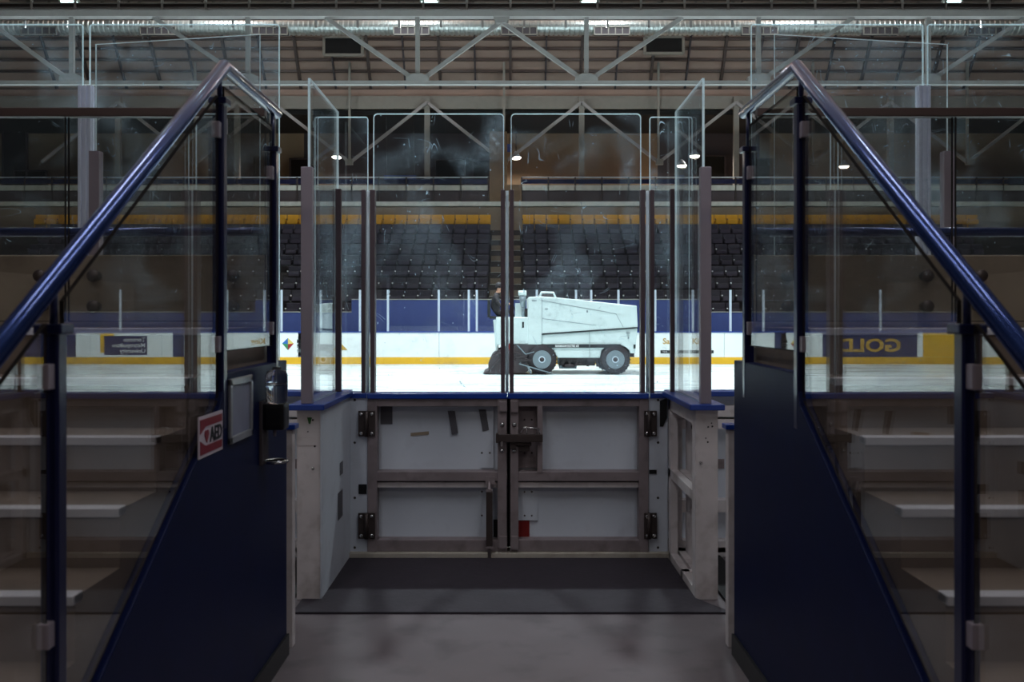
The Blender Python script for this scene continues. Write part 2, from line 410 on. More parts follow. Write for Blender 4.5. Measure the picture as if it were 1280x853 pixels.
# blue signs in the concourse
for (a, b, c, e, txt, lab) in ((480,520,219,229,'','long blue sign hanging behind the concourse rail, left of the aisle'),(615,640,180,190,'81','small blue sign hanging high above the aisle')):
    d = 44.2
    t = thing('hanging_sign', P((a+b)/2, e, d), lab, 'sign')
    MB().box(X(a,d), X(b,d), d, d+.06, Z(e,d), Z(c,d)).build('sign_board', 'blue_wall', t)
    if txt: text('lettering', txt, .3, P(a+5, e-1.5, d-.005), 'white_ink', t)
    else:
        m = MB(); m.box(X(a+3,d), X(b-3,d), d-.01, d, Z(223,d), Z(221.5,d)); m.box(X(a+3,d), X(b-10,d), d-.01, d, Z(227,d), Z(225.5,d)); m.build('lettering', 'white_ink', t)
    m = MB(); m.cyl(P(a+3, c, d), (X(a+3,d), d, 11.0), .012, 6); m.cyl(P(b-3, c, d), (X(b-3,d), d, 11.0), .012, 6); m.build('hanger', 'darksteel', t)
# columns and inverted-V bracing in front of the concourse
d = 43.3
for i in range(-2, 5):
    px = 534+193*i
    t = thing('concourse_column', (X(px,d), d, 6.35), 'pale steel column with two slanting braces before the concourse, %s' % (['leftmost','second from the left','third from the left','left of the aisle','right of the aisle','second right of the aisle','rightmost'][i+2]), 'column', 'concourse columns')
    MB().box(X(px,d)-.12, X(px,d)+.12, d-.1, d+.12, 6.35, Z(121,d)).build('column_shaft', 'beam', t)
    MB().beam(P(px, 128, d-.12), P(px-96, 203, d-.12), .1, .14).build('brace', 'truss', t)
    MB().beam(P(px, 128, d-.12), P(px+96, 203, d-.12), .1, .14).build('brace', 'truss', t)
    m = MB(); m.beam(P(px+96, 76, d-.2), P(px+96, 206, d-.2), .1); m.box(X(px+92,d), X(px+101,d), d-.3, d-.1, Z(207,d), Z(200,d)); m.build('hanger', 'beam', t)
# roof ribs and seams
t = thing('roof_ribs', (0, 43, 12.2), 'brown steel ribs and purlins gridding the sloped panelled roof behind the stand', 'roof frame')
k = 0
for i in range(-13, 14):
    m = MB(); xx = i*1.62
    if abs(xx) > 22: continue
    for (y0, z0), (y1, z1) in zip(prof[:7], prof[1:7]): m.beam((xx, y0-.1, z0), (xx, y1-.1, z1), .07 if i % 2 else .12, .2)
    m.build('rib', 'dim_wall' if i % 2 else 'brown', t)
def on_prof(z):
    for (y0, z0), (y1, z1) in zip(prof, prof[1:]):
        if z0 <= z <= z1: return y0+(y1-y0)*(z-z0)/(z1-z0)
for py in (38, 50, 62, 76, 90, 104, 117):
    z = 12.2
    while z < 19 and Z(py, on_prof(z)) > z: z += .02
    MB().box(-24, 24, on_prof(z)-.16, on_prof(z)-.02, z-.05, z+.05).build('purlin', 'brown', t)
# hatches
for (a, b, c, e, lab) in ((405,453,46,69,'left'),(806,854,46,67,'right')):
    t = thing('roof_hatch', P((a+b)/2, e, 42.5), 'black louvred vent opening in the panelled roof, %s of the two' % lab, 'vent', 'roof vents')
    d = 42.3
    MB().box(X(a,d), X(b,d), d-.06, d+.1, Z(e,d), Z(c,d)).build('opening', 'dark', t)
    m = MB()
    for (p, q) in (((a,c),(b,c)),((a,e),(b,e)),((a,c),(a,e)),((b,c),(b,e))): m.beam(P(*p, d-.08), P(*q, d-.08), .12)
    m.build('hatch_frame', 'beam', t)
# duct
d = 38; zc = (Z(23,d)+Z(44,d))/2; r = (Z(23,d)-Z(44,d))/2
t = thing('air_duct', (0, d, zc), 'long corrugated silver air duct running under the roof', 'duct')
prf = []; x = -21.0
while x < 21: prf += [(r, x), (r, x+.10), (r-.03, x+.13), (r-.03, x+.17)]; x += .20
MB().lathe(prf, (0, d, zc), 'x', 20, False).build('duct_tube', 'duct', t)
for a in (26, 175, 285+30, 492, 627, 743, 928, 1080, 1210):
    m = MB(); y0 = d-r-.06
    x0, x1 = X(a, y0), X(a+44, y0); z0, z1 = Z(43, y0), Z(33, y0)
    m.box(x0, x1, y0+.03, d-.1, z0+.02, z1-.02); m.k = 1
    for q in range(6): xx = x0+(x1-x0)*q/5; m.box(xx-.02, xx+.02, y0, y0+.05, z0, z1)
    m.box(x0, x1, y0, y0+.05, z0-.02, z0+.03); m.box(x0, x1, y0, y0+.05, z1-.03, z1+.02)
    m.build('duct_grille', ['dim_wall', 'beam'], t)
m = MB()
for i in range(-5, 6): m.cyl((i*3.9, d, zc+r), (i*3.9, d, 17.7), .02, 6)
m.build('hanger', 'darksteel', t)

# main truss with catwalk over the far half of the ice
d = 26.0
t = thing('roof_truss', (0, d, Z(104,d)), 'pale painted steel roof truss spanning the picture above the rink', 'truss')
MB().box(-17, 17, d-.09, d+.09, Z(106.3,d), Z(101.7,d)).build('bottom_chord', 'truss', t)
MB().box(-17, 17, d-.14, d+.14, Z(22,d), Z(14.5,d)).build('top_chord', 'truss', t)
for i, px in enumerate((-122, 90, 310, 522, 733, 948, 1160, 1372)):
    MB().box(X(px-2.7,d), X(px+2.7,d), d-.06, d+.07, Z(101,d), Z(20,d)).build('vertical_member', 'truss', t)
    MB().prism([(X(px-14,d),Z(103,d)),(X(px+14,d),Z(103,d)),(X(px+14,d),Z(97,d)),(X(px+6,d),Z(93,d)),(X(px-6,d),Z(93,d)),(X(px-14,d),Z(97,d))], 'y', d-.11, d+.11).build('gusset', 'truss', t)
for a, b in (((-20,22),(84,98)),((192,22),(304,98)),((407,22),(516,98)),((626,28),(530,98)),((628,28),(726,98)),((853,22),(740,98)),((1067,22),(955,98)),((1282,22),(1167,98)),((-232,22),(-128,98)),((1490,22),(1380,98))):
    MB().beam(P(*a, d), P(*b, d), .11, .11, (0,1,0)).build('diagonal', 'truss', t)
MB().prism([(X(617,d),Z(22,d)),(X(637,d),Z(22,d)),(X(634,d),Z(30,d)),(X(620,d),Z(30,d))], 'y', d-.11, d+.11).build('gusset', 'truss', t)
t = thing('catwalk', (0, 27, Z(15,27)), 'narrow steel catwalk with double railing along the top of the truss', 'catwalk')
MB().box(-17, 17, 26.2, 27.4, Z(20,27), Z(16,27)).build('deck', 'darksteel', t)
for yy, off in ((26.2, 0), (27.4, 1)):
    for py in ((4, 11) if not off else (-2, 7)):
        MB().cyl((-17, yy, Z(py,26.2)), (17, yy, Z(py,26.2)), .022, 6).build('handrail', 'truss', t)
    for i in range(-13, 14):
        MB().box(i*1.21-.03+off*.4, i*1.21+.03+off*.4, yy-.03, yy+.03, Z(18,26.2), Z(-12,26.2)).build('rail_post', 'truss', t)
# far upper braces behind the catwalk
t = thing('upper_bracing', (0, 32, 12.4), 'dim diagonal steel bracing high behind the catwalk', 'bracing')
for i in range(-6, 6):
    MB().beam((i*2.6, 32, 12.25), (i*2.6+(1.3 if i % 2 else -1.3), 32, 14.4), .07).build('brace', 'darksteel', t)
MB().box(-17, 17, 31.95, 32.05, 12.36, 12.44).build('stringer', 'darksteel', t)
MB().box(-17, 17, 31.95, 32.05, 12.12, 12.18).build('stringer', 'darksteel', t)

# ---- lamps
def area(parent, loc, size, watts, col, spread, rot=(0,0,0)):
    l = bpy.data.lights.new('lamp_light', 'AREA'); l.shape = 'DISK'; l.size = size; l.energy = watts; l.color = col; l.spread = spread
    o = bpy.data.objects.new('lamp_light', l); C.objects.link(o); o.parent = parent
    o.location = Vector(loc)-ORG[parent.name]; o.rotation_euler = rot
def high_bay(x, y, z, top, watts, lab, grp, col=(.84,.96,1), size=.5, spread=150, up=0):
    t = thing('high_bay_lamp', (x, y, z), lab, 'lamp', grp)
    MB().lathe([(.26,0),(.30,.02),(.24,.16),(.12,.30),(.10,.42),(.04,.46)], (x,y,z), 'z', 20).build('reflector', 'duct', t)
    MB().lathe([(.24,0),(.24,.012)], (x,y,z-.012), 'z', 20).build('lens', 'lens', t)
    MB().cyl((x,y,z+.44), (x,y,top), .015, 6).build('drop_rod', 'darksteel', t)
    area(t, (x, y, z-.05), size, watts, col, math.radians(spread))
    if up: area(t, (x, y, z+.55), .5, up, (1,.86,.78), math.radians(175), (math.pi,0,0))  # upward light added to brighten the roof panels
for j, (yy, nm, sp) in enumerate(((22,'in the far row',100),(17.3,'in the middle row',100),(13,'in the near row',98))):
    for i, xx in enumerate((-13.4,-6.7,-2.23,2.2,6.7,13.4)):
        high_bay(xx, yy, 10.9, 20.0, RINK_W, 'round high-bay lamp above the ice %s, number %s from the left' % (nm, ('one','two','three','four','five','six')[i]), 'rink high-bay lamps', spread=sp)
for px, lab in ((-140,'leftmost'),(87,'second from the left'),(537,'left of centre'),(737,'right of centre'),(1190,'second from the right'),(1400,'rightmost')):
    high_bay(X(px,27.7), 27.7, Z(3,27.7), 20.0, RINK_W*2.3, 'round lamp hung just behind the catwalk, %s' % lab, 'catwalk lamps', spread=120)
for i, xx in enumerate((-12,-4,4,12)):  # unseen lamps added to light the seats and the duct top
    high_bay(xx, 35.5, 15.4, 18.6, STAND_W, 'unseen high-bay lamp added over the far seats, %s from the left' % ('first','second','third','last')[i], 'added stand lamps', spread=170, up=420)
for s in (-1, 1):  # unseen strip lamps added to light the entrance and streak the handrails
    lx, lz = 1.5*s, 5.6
    t = thing('added_strip_lamp', (lx, 3.1, lz), 'unseen strip lamp added lengthwise above the entrance on the %s' % SIDE[s], 'lamp', 'added strip lamps')
    MB().prism([(lx-.10,lz),(lx+.10,lz),(lx+.06,lz+.09),(lx-.06,lz+.09)], 'y', .9, 5.3).build('housing', 'white_paint', t)
    MB().box(lx-.07, lx+.07, 1.0, 5.2, lz-.015, lz-.002).build('diffuser', 'added_strip_lens', t)
    for yy in (1.6, 4.6): MB().cyl((lx,yy,lz+.09), (lx,yy,20.0), .008, 6).build('drop_rod', 'darksteel', t)
    l = bpy.data.lights.new('lamp_light', 'AREA'); l.shape = 'RECTANGLE'; l.size = .14; l.size_y = 4.2; l.energy = HALL_W; l.color = (.93,.93,1); l.spread = math.radians(165)
    o = bpy.data.objects.new('lamp_light', l); C.objects.link(o); o.parent = t; o.location = (0, 0, -.03)
    high_bay(2.3*s, -1.8, 5.0, 20.0, HALL_W*1.5, 'unseen fill lamp added behind the viewer above the %s staircase' % SIDE[s], 'added fill lamps', col=(1,.9,.82), size=.35, spread=170)  # unseen fill lamp added behind the camera
# lamps added at bright spots, likely glass reflections; they also brighten the concourse walls
for i, (px, py, lab) in enumerate(((421,196,'left of the gate glass'),(645,197,'just right of the aisle'),(868,195,'right of the gate glass'),(852,207,'lower one right of the gate'),(1055,208,'behind the right stair glass'),(196,150,'behind the left stair glass'))):
    d = 45.5; c = P(px, py, d)
    t = thing('added_spot_lamp', c, 'small lamp added at a bright spot in the concourse, %s' % lab, 'lamp', 'added spot lamps')
    m = MB(); m.lathe([(.05,.3),(.18,.12),(.26,0)], c, 'z', 14); m.build('shade', 'alu_bright', t)
    MB().lathe([(.02,-.10),(.18,-.08),(.24,-.02),(.24,0)], c, 'z', 14).build('bulb', 'warm_lens', t)
    MB().cyl(c+Vector((0,0,.28)), (c.x, c.y, 11.0), .012, 6).build('cord', 'black', t)
    area(t, c+Vector((0,0,-.14)), .4, 170, (1,.85,.70), math.radians(170))

# ================================================================= SEATS
def seat_mesh(m_name):
    m = MB()
    m.box(-.252, .252, .16, .22, .30, .75, .03)         # backrest
    m.k = 2; m.box(-.225, .225, -.02, .10, .32, .52, .03); m.k = 0        # tipped-up pan
    m.box(-.255, -.235, -.03, .22, .42, .56, .008); m.box(-.25, -.23, .02, .10, 0, .4)   # arm and foot
    m.box(-.235, .235, .10, .17, .34, .44)
    m.k = 1
    m.lathe([(.001,-.010),(.030,-.006),(.032,0)], (-.24, -.04, .53), 'y', 8)
    return m.build('arena_seat', [m_name, 'dot', 'seat_pan' if m_name == 'seat' else m_name])
M['dot_b'] = mat('bright_seat_dot', (245,248,250), .3)  # whiter copy of the seat dot, used mainly in the lower rows
D0 = seat_mesh('seat'); DM = D0.data; D1 = D0.data.copy(); D1.materials[1] = M['dot_b']; Y0 = seat_mesh('seat_y')
ords = ['first','second','third','fourth','fifth','sixth','seventh','eighth','ninth','tenth','eleventh','twelfth','thirteenth','fourteenth','fifteenth','sixteenth','seventeenth','eighteenth','nineteenth','twentieth','twenty-first','twenty-second','twenty-third','twenty-fourth','twenty-fifth','twenty-sixth','twenty-seventh','twenty-eighth','twenty-ninth','thirtieth','thirty-first','thirty-second','thirty-third','thirty-fourth','thirty-fifth','thirty-sixth','thirty-seventh','thirty-eighth','thirty-ninth','fortieth','forty-first']
spots = []
for r in range(NR):
    yy = row_y(r); n = 38 if r == 8 else 36
    for s in (-1, 1):
        for k in range(n):
            xx = (-1.12 - .53*k) if s < 0 else (.78 + .53*k)
            px = VX+xx/yy*F
            if not -10 < px < 1290: continue
            spots.append((r, s, k, xx, yy, px))
dark = [q for q in spots if q[0] < 8]
def vis(q):    # seats that show in the open middle or above the parapets
    return (352 < q[5] < 932) or q[0] >= 5
darkv = sorted([q for q in dark if vis(q)], key=lambda q: (not (352 < q[5] < 932), abs(q[3])))
indiv = darkv[:300]; rest = darkv[300:]
uD = uY = False
for q in indiv + [q for q in spots if q[0] == 8]:
    r, s, k, xx, yy, px = q
    if r == 8: o = Y0 if not uY else Y0.copy(); new = uY; uY = True
    else: o = D0 if not uD else D0.copy(); new = uD; uD = True
    if new: C.objects.link(o)
    if r < 8 and (r < 4 or (r < 6 and (k*7+r*3+s) % 5 < 2)): o.data = D1
    elif r < 8: o.data = DM
    o.location = (xx, yy, row_z(r))
    sd = SIDE[s]
    if r == 8: tag(o, 'yellow folding seat in the top row, %s seat %s of the aisle' % (ords[k], sd), 'seat', 'yellow seats in the top row')
    else: tag(o, 'dark folding seat, %s row up from the blue wall, %s seat %s of the aisle' % (ords[r], ords[k], sd), 'seat', 'dark seats in the far stand')
if rest:
    bm = bmesh.new()
    for q in rest:
        n0 = len(bm.verts); bm.from_mesh(DM); bm.verts.ensure_lookup_table()
        bmesh.ops.translate(bm, verts=bm.verts[n0:], vec=(q[3], q[4], row_z(q[0])))
    me = bpy.data.meshes.new('arena_seats_far'); bm.to_mesh(me); bm.free()
    me.materials.append(M['seat']); me.materials.append(M['dot']); me.materials.append(M['seat_pan'])
    o = bpy.data.objects.new('arena_seat_rows', me); C.objects.link(o); stuff(tag(o, 'dark folding seats at the far left and right ends of the upper rows', 'seats'))
# aisle steps
t = thing('aisle_stairs', (-.2, 34, 1.4), 'tan concrete aisle steps climbing between the seat blocks', 'stairs')
for i in range(NR):
    MB().box(-.8, .42, max(33.93,row_y(i)-.75), row_y(i)-.5, row_z(i)-.5, row_z(i)-.24).build('step', 'stand', t)
    if i < NR-1: MB().box(-.8, .42, row_y(i)-.5, row_y(i)-.46, row_z(i)-.02, row_z(i)+.015).build('step_edge', 'ledge', t)
# tan pier at the top of the aisle
t = thing('aisle_portal', (-.2, 42.7, 6.8), 'tan pier standing at the top of the aisle', 'pier')
MB().box(X(612,43), X(634,43), 42.72, 42.95, 6.35, Z(166,43)).build('pier', 'pier', t)
MB().box(X(634,43), X(652,43), 42.74, 42.95, 6.35, Z(232,43)).build('low_wall', 'pier', t)

# ================================================================= FAR BOARDS
FB = 32.4
t = thing('rink_boards', (0, FB, 0), 'long white rink boards across the far side with yellow kick plate and adverts', 'rink boards')
x = -19.6
while x < 19.5:
    MB().box(x+.006, x+2.444, FB, FB+.09, .24, 1.10).build('board_panel', 'boards_far', t); x += 2.45
MB().box(-19.6, 19.6, FB-.015, FB+.09, .015, .25).build('kick_plate', 'yellow', t)
MB().box(-19.6, 19.6, FB-.02, FB+.16, 1.10, 1.14).build('cap_rail', 'cap', t)
def ad(x0, x1, z0, z1, m, name='advert', lab=None):
    o = MB().box(x0, x1, FB-.006, FB, z0, z1).build(name, m, t)
    if lab: o['label'] = lab
    return o
# diamond logo advert, left
a = ad(X(350,FB), X(379,FB), .30, 1.06, 'boards_far', lab='white panel with a four-colour diamond logo')
M['lg_b'] = mat('logo_blue', (40,110,190), .5); M['lg_g'] = mat('logo_green', (60,140,90), .5); M['lg_y'] = mat('logo_yellow', (225,205,110), .5); M['lg_r'] = mat('logo_red', (150,20,30), .5)
cx, cz = X(360,FB), Z(430.3,FB)
m = MB()
for k, (p, q) in enumerate((((-.20,.02),(0,.21)),((0,.21),(.20,.02)),((.20,.02),(0,-.21)),((0,-.21),(-.20,.02)))):
    m.k = k; m.prism([(cx,cz),(cx+p[0],cz+p[1]),(cx+q[0],cz+q[1])], 'y', FB-.012, FB-.006)
m.build('logo', ['lg_b','lg_y','lg_r','lg_g'], a)
for i, (s, mm, w_) in enumerate((('MO','ink',.02),('NIA','ink',.02),('BUS','greyink',0))):
    text('lettering', s, .17, (X(370.9,FB), FB-.009, Z(429+5.9*i,FB)), mm, a, weight=w_)
# Sa.. King advert
a = ad(X(822,FB), X(900,FB), .30, 1.06, 'boards_far', lab='white panel with gold wording and a black strip')
text('lettering', 'Sa', .27, (X(828.3,FB), FB-.01, Z(430,FB)), 'gold', a, weight=.02)
text('lettering', 'King', .27, (X(865,FB), FB-.01, Z(430,FB)), 'gold', a, weight=.02)
MB().box(X(825.5,FB), X(892,FB), FB-.010, FB-.006, Z(442,FB), Z(438,FB)).build('black_strip', 'ink', a)
text('lettering', 'THE', .09, (X(828,FB), FB-.013, Z(441.2,FB)), 'white_ink', a)
# university advert, far right
a = ad(10.30, 11.78, .33, .98, 'navy_ad', lab='navy panel with the university name')
for i, s in enumerate(('Toronto', 'Metropolitan', 'University')):
    text('lettering', s, .205, (10.36, FB-.01, .79-.195*i), 'white_ink', a, weight=.012, sx=1.05)
ad(11.45, 11.92, .40, 1.08, 'yellow').location.y += .003
ad(12.75, 16.5, .26, 1.10, 'navy_ad')
ad(9.05, 9.42, .26, 1.10, 'navy_ad')
# GOLD advert, far left
a = ad(-11.8, -8.55, .26, 1.09, 'navy_ad', lab='navy panel with large gold letters')
text('lettering', 'GOLD', .62, (-11.25, FB-.01, .45), 'gold', a, weight=.03, sx=1.28)
ad(-13.9, -12.0, .26, 1.10, 'yellow'); ad(-6.9, -7.3, .26, 1.10, 'navy_ad')
m = MB(); m.prism([(-6.1,.5),(-5.6,.5),(-5.85,.75)], 'y', FB-.008, FB); m.build('advert', 'gold', t)

# glass and posts above far boards
x = X(352,FB)-10*1.34; i = 0; pxs = []
for px in (-38, 60, 157, 255, 352, 401, 450, 485, 548.5, 586, 596, 641+30, 720, 739, 773, 819, 866, 913, 962, 1046, 1145, 1242):
    c = P(px, 415, FB+.05)
    tag(MB().box(c.x-.035, c.x+.035, FB+.02, FB+.09, 1.14, Z(362.5,FB)).build('glass_post', 'alu_bright', None, (c.x, FB+.05, 1.14)),
        'pale upright glass post on the far boards, number %s from the left' % ords[i].replace('first','one') if False else 'pale upright post on the far boards, %s one counted from the left' % ords[i], 'post', 'glass posts on the far boards')
    pxs.append(c.x); i += 1
for i in range(len(pxs)-1):
    if pxs[i+1]-pxs[i] < .6: continue
    tag(MB().pane(pxs[i]+.05, pxs[i+1]-.05, FB+.045, FB+.057, 1.14, Z(343,FB)).build('far_glass', ['glass_stair','glass_stair'], None, ((pxs[i]+pxs[i+1])/2, FB+.05, 1.14)),
        'clear glass pane on the far boards, right of the %s post from the left' % ords[i], 'glass', 'panes on the far boards')
# blue wall before the stand
MBw = MB(); MBw.box(-30, X(440,33.8), 33.72, 33.9, 0, 1.80); MBw.box(X(440,33.8), X(880,33.8), 33.72, 33.9, 0, 2.25); MBw.box(X(880,33.8), 30, 33.72, 33.9, 0, 1.80)
structure(MBw.build('wall_stand_front', 'blue_wall'))
m = MB(); m.box(-30, X(440,33.8), 33.70, 33.9, 1.80, 1.83); m.box(X(440,33.8), X(880,33.8), 33.70, 33.9, 2.25, 2.28); m.box(X(880,33.8), 30, 33.70, 33.9, 1.80, 1.83)
structure(m.build('trim_5', 'ledge'))

# ================================================================= ICE RESURFACER
DN = 26.5          # near flank of the machine
def pz(pts, d=DN): return [(X(a,d), Z(b,d)) for a, b in pts]
T = thing('ice_resurfacer', (X(710,DN), DN+1, 0.015), 'white ice resurfacing machine driving across the rink ice', 'ice resurfacer')
Wd = 2.0
MB().prism(pz([(659.8,372.5),(661.5,371.3),(676,370.6),(696,372),(796,382.5),(797.3,409.5),(677.4,418),(677.4,431),(659.8,431)]), 'y', DN, DN+Wd).build('snow_tank', 'white_paint', T, bevel=.03)
MB().prism(pz([(677.4,418.8),(797,410.6),(794.5,442),(788,442),(786.5,438),(782,434),(775,431.5),(765,431.5),(757,434),(752,438),(750,447.5),(697,447.5),(693,440),(688,434),(682,431),(677.4,431)]), 'y', DN+.03, DN+Wd-.03).build('chassis_body', 'white_paint', T, bevel=.02)
MB().prism(pz([(620,396.5),(660.5,396.5),(660.5,431),(620,431)]), 'y', DN, DN+Wd).build('rear_body', 'white_paint', T, bevel=.03)
MB().prism(pz([(616.5,400),(621,400),(622.5,444),(620,444)]), 'y', DN+.1, DN+Wd-.1).build('snow_shield', 'white_paint', T)
# dark seams and panel lines (proud rubber strips)
m = MB(); m.prism(pz([(677,417),(797.3,409.3),(797.3,410.3),(677,418.6)]), 'y', DN-.012, DN+.03); m.build('tank_seam', 'ink', T)
m = MB()
for p, q in (((678,376),(770,392.5)),((770,392.5),(779,409)),((678,398.5),(745,407)),((677.5,373),(677.5,430)),((737,414.5),(737,447))): m.beam(P(*p, DN-.003), P(*q, DN-.003), .012, .016, (0,1,0))
m.build('panel_line', 'greyink', T)
# top hoop
m = MB(); yy = DN+.35
m.path([P(674.5,371.5,yy), P(677,365.8,yy), P(691.5,366.2,yy), P(694.5,372.5,yy)], .03, 8)
m.path([P(674.5,371.5,yy+1), P(677,365.8,yy+1), P(691.5,366.2,yy+1), P(694.5,372.5,yy+1)], .03, 8)
m.build('top_hoop', 'white_paint', T)
m = MB(); m.box(X(678,yy), X(692,yy), yy-.02, yy+1.0, Z(371.5,yy), Z(367,yy)); m.build('filler_hatch', 'under', T)
MB().box(X(684,DN), X(776,DN), DN-.006, DN+.04, Z(435,DN), Z(430.6,DN)).build('black_stripe', 'ink', T)
st = [c for c in T.children if c.name.startswith('black_stripe')][0]
text('lettering', 'RINKMENDER ELECTRIC ICE', .085, (X(694,DN), DN-.009, Z(434.1,DN)), 'white_ink', st, weight=.02, sx=.62)
for (px, py, w_, h_) in ((653.8,406.3,2.4,7.5),(793.2,433.4,2.6,5)):
    MB().box(X(px-w_/2,DN), X(px+w_/2,DN), DN-.012, DN+.02, Z(py+h_/2,DN), Z(py-h_/2,DN)).build('latch_handle', 'ink', T)
for (px, py, w_, h_) in ((668,376,6,1.5),(683,386.5,4,1.5),(734,389.5,2.2,3),(785,416.5,5,1.4),(785.6,422.5,1.8,3)):
    MB().box(X(px-w_/2,DN), X(px+w_/2,DN), DN-.01, DN+.02, Z(py+h_/2,DN), Z(py-h_/2,DN)).build('badge', 'greyink', T)
def wheel(px, side):
    y0 = DN-.02 if side == 0 else DN+Wd-.28
    c = Vector((X(px, DN), y0, .435)); rr = .42
    tw = MB().lathe([(rr*.62,.02),(rr*.9,0),(rr,.05),(rr,.25),(rr*.9,.30),(rr*.62,.28)], c, 'y', 28)
    for k in range(28):
        a = 2*math.pi*k/28; e = Vector((math.cos(a)*rr, .02, math.sin(a)*rr)); tw.beam(c+e, c+e+Vector((0,.26,0)), .03, .025)
    w0 = tw.build('wheel', 'tyre', T)
    yb = 1 if side == 0 else -1; yo = 0 if side == 0 else .30
    rm = MB().lathe([(rr*.62, .0),(rr*.55,.02),(rr*.50,.06),(rr*.30,.08),(rr*.26,.03),(rr*.16,.02),(.001,.02)] if side == 0 else [(rr*.62,.3),(rr*.5,.26),(.001,.26)], c, 'y', 24); rm.build('rim', 'rim', w0)
    MB().lathe([(rr*.46,.035),(rr*.45,.015),(rr*.36,.015),(rr*.35,.035)] if side == 0 else [(rr*.46,.28),(rr*.36,.31)], c, 'y', 24).build('rim_ring', 'tyre', w0)
    MB().lathe([(rr*.24,.02),(rr*.22,-.012),(rr*.17,-.012),(rr*.15,.02)] if side == 0 else [(rr*.2,.28),(rr*.1,.3)], c, 'y', 20).build('hub_ring', 'alu_bright', w0)
    hb = MB().lathe([(.001,-.01),(.06,-.01),(.075,.03)], c, 'y', 12)
    for k in range(8):
        a = 2*math.pi*k/8; hb.cyl(c+Vector((math.cos(a)*.17, .035, math.sin(a)*.17)), c+Vector((math.cos(a)*.17, .09, math.sin(a)*.17)), .018, 6)
    hb.build('hub', 'under', w0)
for s in (0, 1): wheel(677.4, s); wheel(769.2, s)
m = MB(); m.box(X(700,DN), X(745,DN), DN+.3, DN+1.7, Z(458,DN), Z(447,DN)); m.box(X(700,DN), X(750,DN), DN+.1, DN+.2, Z(450.5,DN), Z(448,DN))
for k in range(9): xx = X(706+5*k,DN); m.beam((xx, DN+.15, Z(447,DN)), (xx+random.uniform(-.15,.15), DN+.15, Z(456+random.random()*3,DN)), .07)
m.lathe([(.16,0),(.2,.04),(.16,.1)], (X(712,DN), DN+.25, Z(460,DN)), 'z', 14); m.box(X(660,DN), X(790,DN), DN+.35, DN+1.65, Z(447,DN), Z(434,DN)); m.build('undercarriage', 'under', T)
m = MB(); m.prism(pz([(697,447),(700,462),(722,462),(722,456)]), 'y', DN+.4, DN+.44); m.build('brush_guard', 'rim', T)
m = MB(); m.prism(pz([(645,431),(690,431),(692,436),(683,432.5),(677,432),(668,434),(662,440),(658,452),(645,452)]), 'y', DN+.02, DN+Wd-.02)
m.build('wheel_arch', 'under', T)
m = MB(); m.prism(pz([(622,438),(645,431),(661,431),(658,447),(661,463),(656,466.5),(610.5,466.5),(610.5,454),(614,445)]), 'y', DN-.05, DN+Wd+.1)
for k in range(14):
    p = P(random.uniform(624,658), random.uniform(440,458), DN-.07); q = p+Vector((random.uniform(-.35,.35), random.uniform(-.03,.02), random.uniform(-.3,.1))); m.cyl(p, q, .022, 6)
m.build('conditioner', 'under', T)
m = MB(); m.beam(P(649,455,DN-.12), P(690,467,DN-.12), .05, .03); m.beam(P(660,459,DN-.12), P(664,467,DN-.12), .05); m.beam(P(646,431,DN-.08), P(657,443,DN-.08), .03); m.beam(P(657,443,DN-.08), P(668,440,DN-.08), .025); m.build('conditioner_arm', 'rim', T)
MB().prism(pz([(604,466.8),(612,463),(640,466),(640,467.2),(604,467.2)]), 'y', DN-.08, DN+Wd+.1).build('towel', 'under', T)
MB().box(X(636,DN), X(641,DN), DN-.06, DN, Z(437,DN), Z(430,DN)).build('tail_light', 'red', T)
MB().box(X(786,DN), X(794,DN), DN+.2, DN+1.8, Z(447,DN), Z(442,DN)).build('front_bumper', 'under', T)
# controls: beacon post, seat, steering wheel
yy = DN+.35
m = MB(); m.cyl(P(654,397,yy), P(654,381,yy), .05, 8); m.cyl(P(654,384,yy), P(653,369,yy), .07, 10, .10); m.k = 1; m.cyl(P(653,369.5,yy), P(653,363.5,yy), .12, 12, .115); m.build('beacon_post', ['rim', 'white_paint'], T)
m = MB(); m.box(X(655,yy), X(659.5,yy), yy, yy+1.2, Z(397,yy), Z(386,yy)); m.build('control_panel', 'under', T)
MB().box(X(644,yy), X(652,yy), yy+.2, yy+1.1, Z(397,yy), Z(379,yy)).build('console', 'white_paint', T)
yc = DN+.75
sw = MB(); ring = [Vector((X(640,yc), yc, 2.02))+Vector((-.08*math.sin(a), .2*math.cos(a), .17*math.sin(a))) for a in [2*math.pi*i/18 for i in range(18)]]
for i in range(18): sw.cyl(ring[i], ring[(i+1)%18], .015, 6)
sw.cyl((X(640,yc), yc, 2.02), (X(645,yc), yc, 1.8), .02, 8); sw.build('steering_wheel', 'ink', T)
m = MB(); m.box(X(612,yc), X(628,yc), yc-.25, yc+.25, 1.58, 1.66, .02); m.box(X(609.5,yc), X(613,yc), yc-.25, yc+.25, 1.62, 2.12, .02); m.build('driver_seat', 'ink', T)

